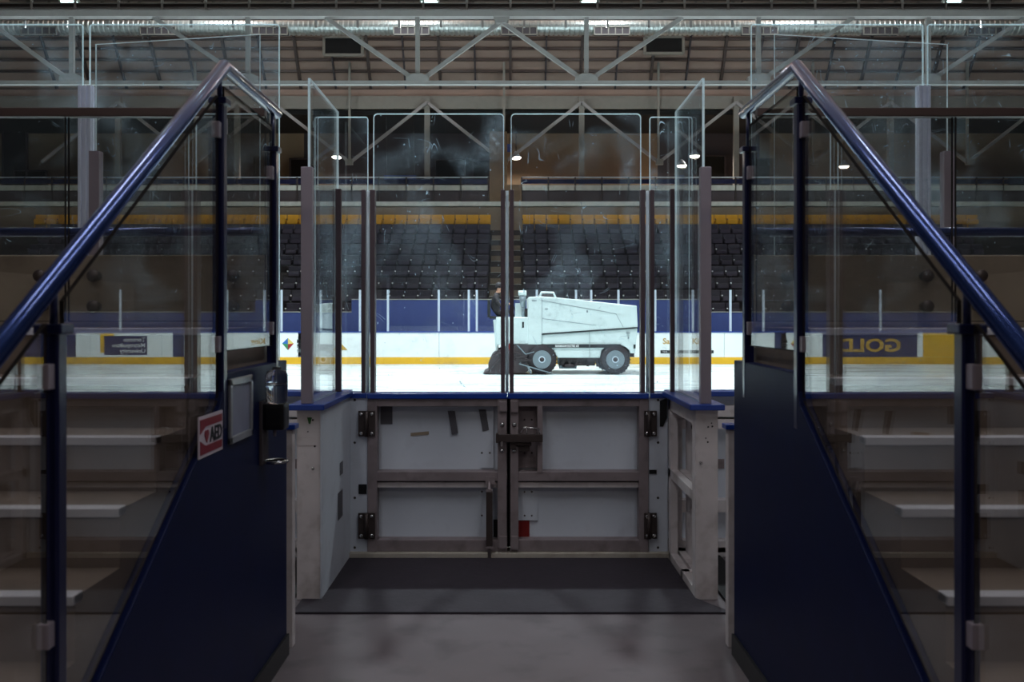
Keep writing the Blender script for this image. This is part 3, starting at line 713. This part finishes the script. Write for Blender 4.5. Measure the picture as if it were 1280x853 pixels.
# driver
def person():
    base = Vector((X(620,yc), yc, 1.66))
    J = [ # name, parent, pos(rel), radius
     ('pel',None,(0,0,.10),(.15,.17)),('spine','pel',(-.05,0,.30),(.14,.16)),('chest','spine',(-.04,0,.50),(.14,.18)),('neck','chest',(.05,0,.66),(.06,.06)),
     ('head1','neck',(.09,0,.74),(.07,.07)),('head2','head1',(.11,0,.83),(.095,.08)),('head3','head2',(.11,0,.90),(.08,.07))]
    for s in (-1, 1):
        n = 'l' if s < 0 else 'r'
        J += [('sh'+n,'chest',(-.02,.17*s,.55),(.08,.08)),('el'+n,'sh'+n,(.10,.24*s,.30),(.055,.055)),('wr'+n,'el'+n,(.36,.17*s,.34),(.036,.036)),('hd'+n,'wr'+n,(.43,.16*s,.36),(.035,.022)),
              ('hp'+n,'pel',(.08,.10*s,.08),(.10,.10)),('kn'+n,'hp'+n,(.46,.13*s,.12),(.075,.075)),('an'+n,'kn'+n,(.50,.13*s,-.16),(.05,.05)),('to'+n,'an'+n,(.66,.13*s,-.20),(.04,.045))]
        for k in range(4):
            J += [('f%d%s'%(k,n),'hd'+n,(.475,.16*s+(k-1.5)*.02,.372-.003*k),(.011,.011)),('g%d%s'%(k,n),'f%d%s'%(k,n),(.50-.003*k,.16*s+(k-1.5)*.021,.352),(.009,.009))]
        J += [('th'+n,'wr'+n,(.41,.16*s-.035*s,.385),(.012,.012)),('ti'+n,'th'+n,(.445,.16*s-.05*s,.40),(.010,.010))]
    idx = {j[0]: i for i, j in enumerate(J)}
    me = bpy.data.meshes.new('tmp'); me.from_pydata([j[2] for j in J], [(idx[j[1]], i) for i, j in enumerate(J) if j[1]], [])
    o = bpy.data.objects.new('tmp', me); C.objects.link(o)
    o.modifiers.new('skin', 'SKIN'); sub = o.modifiers.new('sub', 'SUBSURF'); sub.levels = 2
    for i, j in enumerate(J):
        me.skin_vertices[0].data[i].radius = j[3]; me.skin_vertices[0].data[i].use_root = (i == 0)
    dg = bpy.context.evaluated_depsgraph_get(); dg.update()
    m2 = bpy.data.meshes.new_from_object(o.evaluated_get(dg)); bpy.data.objects.remove(o)
    m2.name = 'person'; m2.materials.clear(); m2.materials.append(M['jacket']); m2.materials.append(M['skin'])
    for f in m2.polygons:
        f.use_smooth = True; c = f.center
        if (c.z > .67 and c.x > 0) or (c.x > .375 and c.z > .30): f.material_index = 1
    p = bpy.data.objects.new('person', m2); C.objects.link(p); p.location = base; ORG[p.name] = base
    tag(p, 'person in dark jacket sitting at the rear controls of the ice resurfacer', 'person')
    h = MB(); c = base+Vector((.10,0,.87))
    h.lathe([(.001,.115),(.06,.10),(.098,.05),(.108,-.01),(.10,-.06)], c+Vector((-.015,0,0)), 'z', 14); h.box(c.x+.06, c.x+.19, c.y-.06, c.y+.06, c.z+.02, c.z+.035, .005); h.build('cap', 'jacket', p)
    f = MB(); f.lathe([(.001,0),(.016,.0),(.012,.03)], c+Vector((.098,0,-.03)), 'z', 8); f.build('nose', 'skin', p)
    f = MB()
    for s in (-1, 1): f.lathe([(.001,-.006),(.011,0),(.001,.006)], c+Vector((.088,.033*s,.005)), 'x', 8)
    f.box(c.x+.082, c.x+.092, c.y-.022, c.y+.022, c.z-.062, c.z-.055); f.build('face_features', 'ink', p)
    f = MB()
    for s in (-1, 1): f.lathe([(.001,-.03),(.014,-.01),(.016,.015),(.001,.03)], c+Vector((.0,.088*s,-.01)), 'z', 8)
    f.build('ears', 'skin', p)
person()

# ================================================================= GATE
GD = 6.37; CAPZ = 1.105
def gx(px): return X(px, GD)
def gz(py): return Z(py, GD)
for s in (-1, 1):
    sd = SIDE[s]
    if s < 0: a0, a1, st0, st1 = 460, 634, 622, 633.5     # outer edge, inner edge, meeting stile
    else: a0, a1, st0, st1 = 810, 637.5, 637.8, 648
    t = thing('gate_leaf', (gx((a0+a1)/2), GD, .05), '%s leaf of the white rink gate with steel frame and tall glass pane' % sd, 'gate', 'rink gate leaves')
    MB().box(gx(a0), gx(a1)-.0, GD+.07, GD+.09, gz(689), CAPZ-.03).build('board_panel', 'hdpe', t)
    f = MB(); y0, y1 = GD-.03, GD+.07
    f.box(gx(a0), gx(a1), y0, y1, gz(508), gz(498)); f.box(gx(a0), gx(a1), y0, y1, gz(601), gz(589)); f.box(gx(a0), gx(a1), y0, y1, gz(688.5), gz(674))
    so = 12*(1 if s < 0 else -1)
    f.box(gx(a0), gx(a0+so), y0-.004, y1, gz(689), CAPZ-.03); f.build('frame', 'steel', t, bevel=.004)
    MB().box(gx(a0+so), gx(st0), GD-.005, GD+.07, gz(609.5), gz(603)).build('lower_rail', 'wingend', t)
    MB().box(gx(st0), gx(st1), y0-.012, y1, gz(684), CAPZ-.03).build('meeting_stile', 'steel', t, bevel=.004)
    MB().box(gx(a0), gx(634.4 if s > 0 else a1), GD-.05, GD+.10, CAPZ-.032, CAPZ+.005).build('cap', 'cap', t, bevel=.005)
    # glass above
    p0, p1 = (466, 630) if s < 0 else (638.5, 802)
    MB().pane(gx(p0), gx(p1), GD+.02, GD+.034, CAPZ, gz(141), .03).build('glass_pane', ['glass','edge'], t)
    for c0, c1 in (((462.7,468.6),(626,631.2)) if s < 0 else ((637,642.2),(800.8,806.2))):
        MB().box(gx(c0), gx(c1), GD-.012, GD+.066, CAPZ, gz(237.5)).build('glass_channel', 'alu_dark', t, bevel=.003)
    # hardware: bolt heads on stile
    for py in (530, 562.5):
        MB().lathe([(.001,-.012),(.012,-.010),(.016,0)], (gx((st0+st1)/2), y0-.012, gz(py)), 'y', 10).build('bolt', 'chrome', t)
    # tab brackets
    for (p0_, p1_, q0, q1) in (((624,634,501,514),(624,634,668,684)) if s < 0 else ((638,648,500,515),(638,648,668,685))):
        MB().box(gx(p0_), gx(p1_), y0-.03, y0-.012, gz(q1), gz(q0), .008).build('tab_bracket', 'steel', t)
    if s < 0:
        MB().box(gx(601), gx(617), GD+.058, GD+.07, gz(587), gz(508)).build('reinforcing_plate', 'hdpe', t)
        MB().box(gx(598), gx(613), GD+.058, GD+.07, gz(675), gz(611)).build('reinforcing_plate', 'hdpe', t)
        # drop bolt
        v = MB(); v.box(gx(608), gx(616), y0-.05, y0-.02, gz(681), gz(612)); v.k = 1; v.cyl((gx(612), y0-.035, gz(699)), (gx(612), y0-.035, gz(600)), .011, 10); v.box(gx(608), gx(616), y0-.055, y0-.015, gz(612.5), gz(609.5)); v.box(gx(608), gx(617), y0-.055, y0-.015, gz(682.5), gz(680)); v.box(gx(607), gx(619), y0-.02, y0, gz(604), gz(595))
        v.build('drop_bolt', ['darksteel', 'steel'], t)
        for (pts) in (((563,515),(566,545)),((602,513),(605,541))):
            (u0, w0), (u1, w1) = pts
            MB().prism([(gx(u0-4),gz(w0)),(gx(u0+5),gz(w0)),(gx(u1+6),gz(w1-2)),(gx(u1-2),gz(w1))], 'y', GD+.054, GD+.058).build('tape_strip', 'tape', t)
        MB().prism([(gx(512),gz(543)),(gx(535),gz(541)),(gx(535),gz(545)),(gx(512),gz(547))], 'y', GD+.066, GD+.07).build('tape_scrap', 'tan_tape', t)
        MB().box(gx(474), gx(489), GD+.066, GD+.07, gz(532), gz(508)).build('tape_patch', 'tape', t)
        MB().box(gx(616.5), gx(622), GD+.05, GD+.06, gz(674), gz(652)).build('black_patch', 'black', t)
        b = MB()
        for px, py in ((603,526),(602,568),(612,568),(602,617),(602,647)): b.lathe([(.001,-.004),(.007,0)], (gx(px), GD+.058, gz(py)), 'y', 8)
        b.build('screw', 'darksteel', t)
    else:
        MB().box(gx(671.5), gx(678), y0-.006, y1, gz(590), gz(506)).build('short_stile', 'steel', t)
        MB().box(gx(648), gx(671), GD+.055, GD+.07, gz(587), gz(508)).build('reinforcing_plate', 'steel', t)
        MB().box(gx(648), gx(672), GD+.055, GD+.07, gz(653), gz(608)).build('reinforcing_plate', 'hdpe', t)
        MB().box(gx(648), gx(662), GD+.062, GD+.07, gz(674), gz(653)).build('red_patch', 'red', t)
        l = MB(); l.box(gx(621), gx(678), y0-.06, y0-.03, gz(551), gz(541.5)); l.box(gx(620), gx(623), y0-.062, y0-.028, gz(552), gz(540)); l.build('latch_bar', 'darksteel', t, bevel=.003)
        l = MB(); l.path([(gx(649.5), y0-.045, gz(542)), (gx(655), y0-.045, gz(533)), (gx(673), y0-.045, gz(534.5)), (gx(675), y0-.045, gz(546))], .005, 8); l.cyl((gx(658.5), y0-.045, gz(533)), (gx(658.5), y0-.045, gz(543)), .003, 6)
        l.build('latch_handle', 'chrome', t)
        l = MB(); l.cyl((gx(638), y0-.03, gz(554)), (gx(664), y0-.03, gz(554)), .012, 10); l.box(gx(638), gx(645), y0-.04, y0-.012, gz(560), gz(552)); l.box(gx(648), gx(662), y0-.02, GD+.06, gz(563), gz(556)); l.build('latch_pin', 'darksteel', t)
        MB().box(gx(626.5), gx(628.5), y0-.064, y0-.058, gz(556), gz(550)).build('padlock_shackle', 'chrome', t)
        b = MB()
        for px, py in ((656,526),(665,526),(656,568),(665,568),(656,617),(665,617),(656,647),(665,647)): b.lathe([(.001,-.004),(.007,0)], (gx(px), GD+.055, gz(py)), 'y', 8)
        b.build('screw', 'darksteel', t)
    if s < 0: MB().box(gx(631), gx(640), GD+.092, GD+.10, .045, CAPZ-.03).build('cover_strip', 'black', t)  # black strip added so the gap between the leaves stays dark
    # fixed strip with hinges
    h0, h1 = (437, 459) if s < 0 else (812, 834)
    f = thing('gate_post', (gx((h0+h1)/2), GD, 0.04), 'white fixed strip beside the %s gate leaf carrying its hinges' % sd, 'gate post', 'gate posts')
    MB().box(gx(h0 if s < 0 else 810.6), gx(h1 if s > 0 else 459.7), GD-.02, GD+.1, .04, CAPZ-.03).build('post_board', 'hdpe', f)
    MB().box(gx(h0), gx(h1), GD-.035, GD+.13, CAPZ-.03, CAPZ+.005).build('cap', 'cap', f, bevel=.005)
    for (q0, q1) in ((513,545),(640,672)):
        e0, e1 = (449, 470) if s < 0 else (804, 820)
        hb = MB().box(gx(e0), gx(e1), GD-.045, GD-.034, gz(q1), gz(q0), .003); xm = gx(459.5 if s < 0 else 810)
        hb.cyl((xm, GD-.05, gz(q1)), (xm, GD-.05, gz(q0)), .014, 10)
        hh = hb.build('hinge', 'darksteel', f)
        for ex in (e0+4, e1-4):
            for ey in (q0+4, q1-4): MB().lathe([(.001,-.010),(.012,-.008),(.014,0)], (gx(ex), GD-.045, gz(ey)), 'y', 8).build('bolt', 'chrome', hh)
    MB().box(gx(449 if s < 0 else 811), gx(459 if s < 0 else 820), GD-.026, GD-.018, gz(617 if s < 0 else 592), gz(605 if s < 0 else 587)).build('black_stop', 'black', f)
    b = MB()
    for py in (500, 553, 622, 684): b.lathe([(.001,-.004),(.009,0)], (gx(444 if s < 0 else 822), GD-.02, gz(py)), 'y', 8)
    b.build('screw', 'darksteel', f)
    # pale filler added for the bright gap at the jamb, and channel
    e0, e1, c0, c1 = (457.3, 461.3, 451.8, 456.6) if s < 0 else (808, 812, 812.8, 817.8)
    MB().box(gx(c0), gx(c1), GD-.012, GD+.066, CAPZ+.005, gz(237.5)).build('glass_channel', 'alu_dark', f, bevel=.003)
    MB().cyl((gx((e0+e1)/2), GD+.03, CAPZ+.005), (gx((e0+e1)/2), GD+.03, gz(238)), .011, 12).build('jamb_gap_filler', 'bright_gap', f)
    g0, g1 = (389, 457) if s < 0 else (815, 866)
    MB().pane(gx(g0), gx(g1), GD+.11, GD+.124, CAPZ+.005, gz(141.5), .02).build('glass_pane', ['glass','edge'], f)
tag(MB().cyl((gx(633.8), GD+.03, CAPZ+.005), (gx(633.8), GD+.03, gz(238)), .011, 12).build('centre_gap_filler', 'bright_gap', None, (gx(633.8), GD+.03, CAPZ)), 'pale slim rod added for the bright gap where the two gate panes meet', 'rod')
structure(MB().box(-1.09, 1.08, GD-.06, GD+.13, 0, .042).build('trim_6', 'sill', bevel=.006))

# ---- wings
for s in (-1, 1):
    sd = SIDE[s]; d = 5.40
    ex0, ex1 = ((-1.225, -1.088) if s < 0 else (1.06, 1.19)); gxs = -1.160 if s < 0 else 1.112
    inner = ex1 if s < 0 else ex0; outer = ex0 if s < 0 else ex1
    t = thing('wing_board', ((ex0+ex1)/2, 5.9, 0), '%s return board beside the gate, blue capped, carrying a tall side glass' % sd, 'rink boards', 'return boards')
    MB().box(ex0, ex1, d, d+.10, 0, 1.09).build('end_post', 'wingend', t, bevel=.004)
    MB().box(outer, outer-.012*s, d+.10, 6.335, .0, 1.09).build('outer_sheet', 'wingend', t)
    if s < 0:
        MB().box(inner, inner+.010, d-.012, 6.34, .01, 1.09).build('inner_sheet', 'hdpe', t, bevel=.003)
        m = MB(); x_ = inner+.011
        m.box(x_, x_+.002, 5.95, 6.05, .62, .70); m.box(x_, x_+.002, 5.88, 6.04, .35, .52); m.build('tape_patch', 'tape', t)
    else:
        r = MB(); xi = inner+.003
        r.box(xi, xi+.05, d+.1, 6.34, .0, .05); r.box(xi, xi+.05, d+.1, 6.34, 1.0, 1.09); r.box(xi, xi+.05, d+.1, 6.34, .55, .61); r.box(outer-.06, outer-.012, d+.1, 6.34, 0, .05); r.box(outer-.06, outer-.012, d+.1, 6.34, .55, .60)
        r.box(xi, xi+.05, 6.26, 6.34, 0, 1.09); r.box(xi, outer-.012, 5.82, 5.88, 0, .05); r.box(outer-.06, outer-.012, 5.80, 5.86, .05, 1.0); r.build('frame', 'wingend', t, bevel=.003)
        MB().prism([(gx(824),gz(501)),(gx(833),gz(497)),(gx(833),gz(522)),(gx(828),gz(533)),(gx(824),gz(533))], 'y', GD-.03, GD-.024).build('black_gusset', 'black', t)
        b = MB()
        for yy, zz in ((5.9,.86),(5.95,.80),(5.92,.74),(6.05,.9)): b.box(outer-.02, outer-.014, yy-.04, yy+.05, zz, zz+.02)
        b.build('scuff_marks', 'ink', t)
    c = MB(); co0, co1 = ex0-.04, ex1+.03
    c.box(co0, co1, d-.05, 6.335, 1.09, 1.125); c.build('cap', 'cap', t, bevel=.006)
    MB().pane(gxs-.007, gxs+.007, 5.43, 6.33, 1.125, 3.0).build('side_glass', ['glass','edge'], t)
    p0, p1 = ((376.8,391) if s < 0 else (875,888.5))
    m = MB(); m.box(X(p0,d), X(p1,d), d-.02, d+.03, 1.125, Z(209,d)); m.build('glass_post', 'alu', t, bevel=.004)
    q0, q1 = ((419,426) if s < 0 else (838.4,843.6))
    MB().box(X(q0,6.25), X(q1,6.25), 6.25, 6.29, 1.125, Z(236,6.25)).build('glass_post', 'alu_dark', t, bevel=.003)
    b = MB(); b.lathe([(.001,-.010),(.008,-.008),(.011,0)], (X(391 if s < 0 else 876,d), d, Z(586 if s < 0 else 579,d)), 'y', 10); b.build('bolt', 'chrome', t)
    b = MB()
    for k in range(5): b.lathe([(.001,-.002),(.004+.003*random.random(),0)], (random.uniform(ex0+.03, ex1-.03), d, random.uniform(.85,1.06)), 'y', 7)
    b.build('screw_hole', 'ink', t)
    if s < 0:
        tp = MB().box(X(373,d), X(396,d), d-.003, d, Z(557,d), Z(546,d)).build('tape_patch', 'wingend', t)
        hd = MB(); hd.path([(ex0-.02,d+.02,Z(553,d)),(ex0-.045,d+.0,Z(553,d)),(ex0-.045,d,Z(593,d)),(ex0-.02,d+.02,Z(593,d))], .006, 8); hd.build('handle', 'chrome', t)
        st = MB(); st.prism([(X(384,d),Z(522,d)),(X(390,d),Z(522,d)),(X(388,d),Z(530,d)),(X(386,d),Z(530,d))], 'y', d-.003, d); M['moss'] = mat('green_mark', (44,92,40), .7); st.build('green_mark', 'moss', t)
    # ---- rink boards running outward behind the stairs
    x0, x1 = (-7.5, -1.093) if s < 0 else (1.065, 7.5)
    t = thing('near_boards', ((x0+x1)/2, 6.42, 0), 'near rink boards seen from behind, running out to the %s of the gate' % sd, 'rink boards', 'near boards')
    MB().box(x0, x1, 6.47, 6.50, .05, 1.08).build('board_sheet', 'hdpe', t)
    f = MB(); f.box(x0, x1, 6.38, 6.47, Z(690,6.4), Z(676,6.4)); f.box(x0, x1, 6.38, 6.47, Z(640,6.4), Z(625,6.4)); f.box(x0, x1, 6.38, 6.47, Z(536,6.4), Z(524,6.4)); f.box(x0, x1, 6.38, 6.47, Z(521,6.4), Z(507,6.4)); f.box(x0, x1, 6.38, 6.50, .0, .06)
    xx = x0+.05
    while xx < x1: f.box(xx, xx+.05, 6.39, 6.47, .05, 1.06); xx += 1.24
    f.build('frame', 'wingend', t)
    MB().box(x0, x1, 6.37, 6.54, 1.085, 1.12).build('cap', 'cap', t, bevel=.005)
    MB().box(X(362 if s < 0 else 899,6.4), X(373 if s < 0 else 908,6.4), 6.463, 6.47, Z(588,6.4), Z(576,6.4)).build('worn_patch', 'steel', t)
    # tall outer glass (2.5 m sheets) and posts
    zt = Z(31,6.46)
    spans = ([(350,113),(105,-110)] if s < 0 else [(938,1153),(1158,1375)])
    for k, (u, v) in enumerate(spans):
        x0_, x1_ = sorted((X(u,6.46), X(v,6.46)))
        tag(MB().pane(x0_, x1_, 6.44, 6.456, 1.12, zt, .02).build('tall_glass', ['glass_top','edge'], None, ((x0_+x1_)/2, 6.45, 1.12)), 'tall scuffed glass sheet above the near boards, %s one on the %s' % ('inner' if k == 0 else 'outer', sd), 'glass', 'tall rink glass')
    a0, a1 = ((97,116) if s < 0 else (1146.5,1163.5))
    m = MB(); n_ = 4
    m.box(X(a0,6.4), X(a1,6.4), 6.40, 6.435, 1.12, Z(107,6.4))
    for k in range(3): xx = X(a0+ (a1-a0)*(k+.5)/3, 6.4); m.box(xx-.010, xx+.010, 6.385, 6.40, 1.12, Z(107,6.4))
    tag(m.build('glass_stanchion', 'alu_pale', None, (X((a0+a1)/2,6.4), 6.42, 1.12), bevel=.003), 'ribbed aluminium stanchion between the tall glass sheets on the %s' % sd, 'post', 'glass stanchions')
    # bench glass (splayed pane) in front
    (u0, d0), (u1, d1) = (((325,5.42),(120,5.62)) if s < 0 else ((968,5.42),(1184,5.62)))
    pA = (X(u0,d0), d0); pB = (X(u1,d1), d1); zt = Z(43,5.42)
    m = MB(); dx, dy = pB[0]-pA[0], pB[1]-pA[1]; ln = math.hypot(dx,dy); nx, ny = -dy/ln*.006, dx/ln*.006
    vs = [(pA[0]+nx,pA[1]+ny),(pB[0]+nx,pB[1]+ny),(pB[0]-nx,pB[1]-ny),(pA[0]-nx,pA[1]-ny)]
    lo = [m.bm.verts.new((a,b,1.10)) for a,b in vs]; hi = [m.bm.verts.new((a,b,zt)) for a,b in vs]
    m._face(lo,1); m._face(hi,1); m._face([lo[0],lo[1],hi[1],hi[0]],0); m._face([lo[2],lo[3],hi[3],hi[2]],0); m._face([lo[1],lo[2],hi[2],hi[1]],1); m._face([lo[3],lo[0],hi[0],hi[3]],1)
    bt = thing('bench_screen', ((pA[0]+pB[0])/2, 5.5, 0), 'free-standing glass screen before the tall %s glass, slightly turned' % sd, 'glass screen', 'bench screens')
    m.build('glass_pane', ['glass_top','edge'], bt)
    xa, xb = sorted((pA[0], pB[0]))
    m = MB(); m.prism([(pA[0],pA[1]-.05),(pB[0],pB[1]-.05),(pB[0],pB[1]+.05),(pA[0],pA[1]+.05)], 'z', 0, 1.08); m.build('low_board', 'wingend', bt)
    m = MB(); m.prism([(pA[0],pA[1]-.07),(pB[0],pB[1]-.07),(pB[0],pB[1]+.07),(pA[0],pA[1]+.07)], 'z', 1.08, 1.11); m.build('cap', 'cap', bt)
    m = MB(); m.box(pB[0]-.03, pB[0]+.03, pB[1]-.03, pB[1]+.03, 1.11, Z(189,5.6)); m.build('glass_post', 'alu', bt)

# ================================================================= FLOOR MATS
tag(MB().prism([(-1.19,5.14),(1.21,5.14),(1.06,5.40),(1.055,6.30),(-1.083,6.30),(-1.075,5.38),(-1.19,5.385)], 'z', 0, .012).build('floor_mat', 'mat', None, (0,5.7,0)), 'dark rubber mat on the floor before the gate', 'mat')
for s in (-1, 1):
    xa = -1.24 if s < 0 else 1.22
    tag(MB().box(xa, 1.41*s, 4.75, 6.34, 0, .02).build('side_mat', 'pit', None, (1.3*s, 5.5, 0)), 'black strip of flooring behind the %s return board' % SIDE[s], 'mat', 'black side flooring')

# ================================================================= STAIRS, WALLS, BALUSTRADES
WX = 1.075
def hr(y): return 2.578+(y-3.6)*.648 if y < 3.6 else 2.578
for s in (-1, 1):
    sd = SIDE[s]
    # solid navy side wall: polygon in (Y, Z)
    poly = [(1.36,0),(4.53,0),(4.53,1.415),(3.56,1.41),(3.50,1.29)]
    wl = structure(MB().prism(poly, 'x', WX*s, (WX+.05)*s).build('wall_%s' % sd, 'navy', bevel=.004))
    sk = structure(MB().box(WX*s, (WX-.012)*s, .2+1.3, 4.53, 0, .10).build('baseboard_%s' % sd, 'black'))
    # steps
    t = thing('staircase', (2.05*s, 2.5, 0), 'concrete staircase with pale nosings rising behind the %s glass balustrade' % sd, 'stairs', 'staircases')
    xi, xo = (WX+.055)*s, 3.1*s
    ys, zs = 3.567, 1.575
    pts = [(4.44,0),(4.44,zs),(ys,zs)]
    y, z = ys, zs; noses = [(y, z)]
    while z-.17 > .05:
        z -= .17; pts += [(y, z), (y-.28, z)]; y -= .28; noses.append((y, z))
    pts += [(y, 0)]
    MB().prism(pts, 'x', xi, xo).build('flight', 'step', t)
    for (yy, zz) in noses:
        MB().box(xi-.0*s, xo, yy-.012, yy+.045, zz-.022, zz+.004).build('nosing', 'nosing', t, bevel=.003)
    # concrete parapet
    structure(MB().box(xi+.01*s, 3.4*s, 4.45, 4.60, 0, 1.915).build('wall_parapet_%s' % sd, 'concrete', bevel=.006))
    structure(MB().box(3.12*s, 3.25*s, 1.0, 4.44, 0, 1.9).build('wall_outer_%s' % sd, 'concrete'))
    # parapet guard
    t = thing('parapet_guard', (2.2*s, 4.4, 1.6), 'frameless glass guard with dark brown top rail fixed to the %s parapet' % sd, 'guard', 'parapet guards')
    xe = -1.145 if s < 0 else 1.06+.09
    j = 2.075*s
    for (u, v) in ((xe, j-.006*s), (j+.006*s, 3.1*s)):
        MB().pane(u, v, 4.405, 4.417, 1.60, 2.565).build('glass_pane', ['glass_stair','edge_dark'], t)
    MB().box(xe, 3.1*s, 4.385, 4.437, 2.557, 2.598).build('top_rail', 'brown', t, bevel=.004)
    for kx in (1.30, 1.95, 2.20, 2.90):
        for kz in (1.815, 1.672):
            MB().lathe([(.001,-.012),(.026,-.010),(.03,0),(.022,.004),(.022,.05)], (kx*s, 4.40, kz), 'y', 16).build('standoff', 'darksteel', t)
    t = thing('parapet_handrail', (2.2*s, 4.52, 1.915), 'navy tube rail on short stems along the %s parapet top' % sd, 'handrail', 'parapet handrails')
    MB().cyl((1.16*s,4.52,2.03), (3.35*s,4.52,2.03), .022, 14).build('rail_tube', 'rail', t)
    for kx in (1.2, 2.10, 3.0): MB().cyl((kx*s,4.52,1.915), (kx*s,4.52,2.02), .012, 10).build('stem', 'post', t)
    # balustrade
    t = thing('stair_balustrade', (WX*s, 2.8, 0), 'navy metal handrail and posts with clear glass panes along the %s staircase' % sd, 'balustrade', 'stair balustrades')
    px_ = (WX+.02)*s
    MB().path([(px_, .9, hr(.9)), (px_, 3.6, hr(3.6)), (px_, 4.42, 2.578)], .026, 18).build('handrail', 'rail', t)
    for (yy, zb, zt_) in ((2.26, .55, 1.60), (3.55, 1.20, 2.44), (4.34, 1.25, 2.40)):
        p = MB(); p.box(px_-.022, px_+.022, yy-.024, yy+.024, zb, zt_); po = p.build('post', 'post', t, bevel=.006)
        MB().cyl((px_, yy, zt_), (px_, yy, hr(yy)-.01), .010, 10).build('stem', 'post', po)
        p = MB(); p.box(px_-.034, px_+.034, yy-.034, yy+.034, zt_-.02, zt_+.005); p.build('post_collar', 'post', po, bevel=.004)
        for zz in (zb+.32, zt_-.12): MB().box(px_-.014, px_+.014, yy-.055, yy-.02, zz-.03, zz+.03, .004).build('glass_clamp', 'alu', po)
        if yy > 2.3 and yy < 4: MB().box(px_-.014, px_+.014, yy+.02, yy+.055, zt_-.12, zt_-.06, .004).build('glass_clamp', 'alu', po)
    def line(y): return 1.29-.6*(3.51-y)
    gp = MB(); x0g, x1g = px_-.006, px_+.006
    gp.prism([(2.30,line(2.30)+.02),(3.515,line(3.515)+.02),(3.515,hr(3.515)-.075),(2.30,hr(2.30)-.075)], 'x', x0g, x1g, 1); gp.build('glass_pane', ['glass_stair','edge_dark'], t)
    gp = MB(); gp.prism([(.95,line(.95)+.02+.3),(2.215,line(2.215)+.02),(2.215,hr(2.215)-.075),(.95,hr(.95)-.075)], 'x', x0g, x1g, 1); gp.build('glass_pane', ['glass_stair','edge_dark'], t)
    MB().pane(x0g, x1g, 3.585, 4.305, 1.49, 2.50).build('glass_pane', ['glass_stair','edge_dark'], t)
    # low white board with blue cap just past the navy wall
    t = thing('bench_end_board', ((WX+.3)*s, 4.65, 0), 'white board edge with blue cap just past the navy wall on the %s' % sd, 'rink boards', 'bench end boards')
    xa = 1.068*s
    MB().box(xa, 2.6*s, 4.62, 4.68, 0, 1.07).build('board_sheet', 'wingend', t, bevel=.003)
    MB().box(xa-.015*s, 2.6*s, 4.605, 4.695, 1.07, 1.095).build('cap', 'cap', t, bevel=.004)

# ---- things on the left navy wall
def wp(px, py):     # point on the inner face of the left navy wall
    y = -WX*F/(px-VX); return y, Z(py, y)
t = thing('notice_frame', (-WX, 3.74, 1.2), 'silver snap frame holding a pale notice on the left navy wall', 'frame')
y0, y1 = 3.58, 3.89; zt_, zb = 1.385, 1.135
f = MB(); xf = -WX
for (a0, a1, c0, c1) in ((y0,y1,zt_-.028,zt_),(y0,y1,zb,zb+.028),(y0,y0+.026,zb,zt_),(y1-.026,y1,zb,zt_)): f.box(xf, xf+.014, a0, a1, c0, c1)
f.build('frame_border', 'silver', t, bevel=.004)
MB().box(xf, xf+.005, y0+.02, y1-.02, zb+.02, zt_-.02).build('notice', 'paper', t)
M['sign_white'] = mat('sign_white', (196,184,194), .45, var=.04); M['sign_red'] = mat('sign_red', (128,16,38), .45, var=.06)
ya, yb = wp(247, 577)[0], wp(277, 523)[0]; za, zb2 = 1.15, 1.27
t = thing('aed_sign', (-WX, (ya+yb)/2, 1.2), 'small red and white AED sign with heart and left arrow', 'sign')
zc = 1.203; h_ = .073
MB().box(xf, xf+.004, ya, yb, zc-h_, zc+h_).build('sign_plate', 'sign_white', t)
L_ = yb-ya
m = MB(); m.prism([(ya+.012,zc+.012),(ya+.012,zc+h_-.012),(yb-.012,zc+h_-.012),(yb-.012,zc+.034),(ya+.07,zc+.034)], 'x', xf+.004, xf+.006)
m.prism([(ya+.012,zc-.012),(ya+.012,zc-h_+.012),(yb-.012,zc-h_+.012),(yb-.012,zc-.034),(ya+.07,zc-.034)], 'x', xf+.004, xf+.006); m.build('red_field', 'sign_red', t)
hp = [(0,-.024),(.020,.002),(.018,.016),(.009,.020),(0,.012),(-.009,.020),(-.018,.016),(-.020,.002)]
MB().prism([(ya+.082+a*1.1, zc+b) for a, b in hp], 'x', xf+.004, xf+.007).build('heart', 'sign_red', t)
text('lettering', 'AED', .072, (xf+.006, ya+.118, zc-.025), 'ink', t, xdir=(0,1,0), weight=.02, sx=1.0, depth=.002)
# sanitiser dispenser
dy = 4.08; xw = -WX
t = thing('sanitizer_dispenser', (xw, dy, 1.1), 'black hand sanitizer dispenser with clear bottle and drip tray on the left wall', 'dispenser')
cxx = xw+.055
MB().box(xw, xw+.015, dy-.05, dy+.05, .985, 1.26, .004).build('back_plate', 'dim_wall', t)
MB().box(xw+.010, xw+.108, dy-.05, dy+.05, 1.135, 1.25, .018).build('pump_body', 'black', t)
MB().lathe([(.035,0),(.046,.012),(.048,.09),(.047,.125),(.040,.142),(.02,.15),(.02,.16)], (cxx+.008, dy, 1.245), 'z', 20).build('clear_bottle', 'bottle', t)
MB().lathe([(.001,.0),(.040,.0),(.042,.006),(.042,.012),(.001,.012)], (cxx+.008, dy, 1.325), 'z', 18).build('gel_surface', 'bottle', t)
ring = MB(); cc = Vector((cxx+.005, dy, .998))
prf = [(.05+.006*math.cos(a), .006*math.sin(a)) for a in [2*math.pi*i/8 for i in range(9)]]
ring.lathe(prf, cc, 'z', 24); ring.build('drip_tray_ring', 'chrome', t)
MB().lathe([(.001,-.008),(.05,-.008),(.05,-.003),(.001,-.003)], cc, 'z', 20).build('drip_tray', 'black', t)
m = MB(); m.lathe([(.008,0),(.006,-.03)], (cxx, dy, 1.135), 'z', 8); m.build('nozzle', 'alu', t)
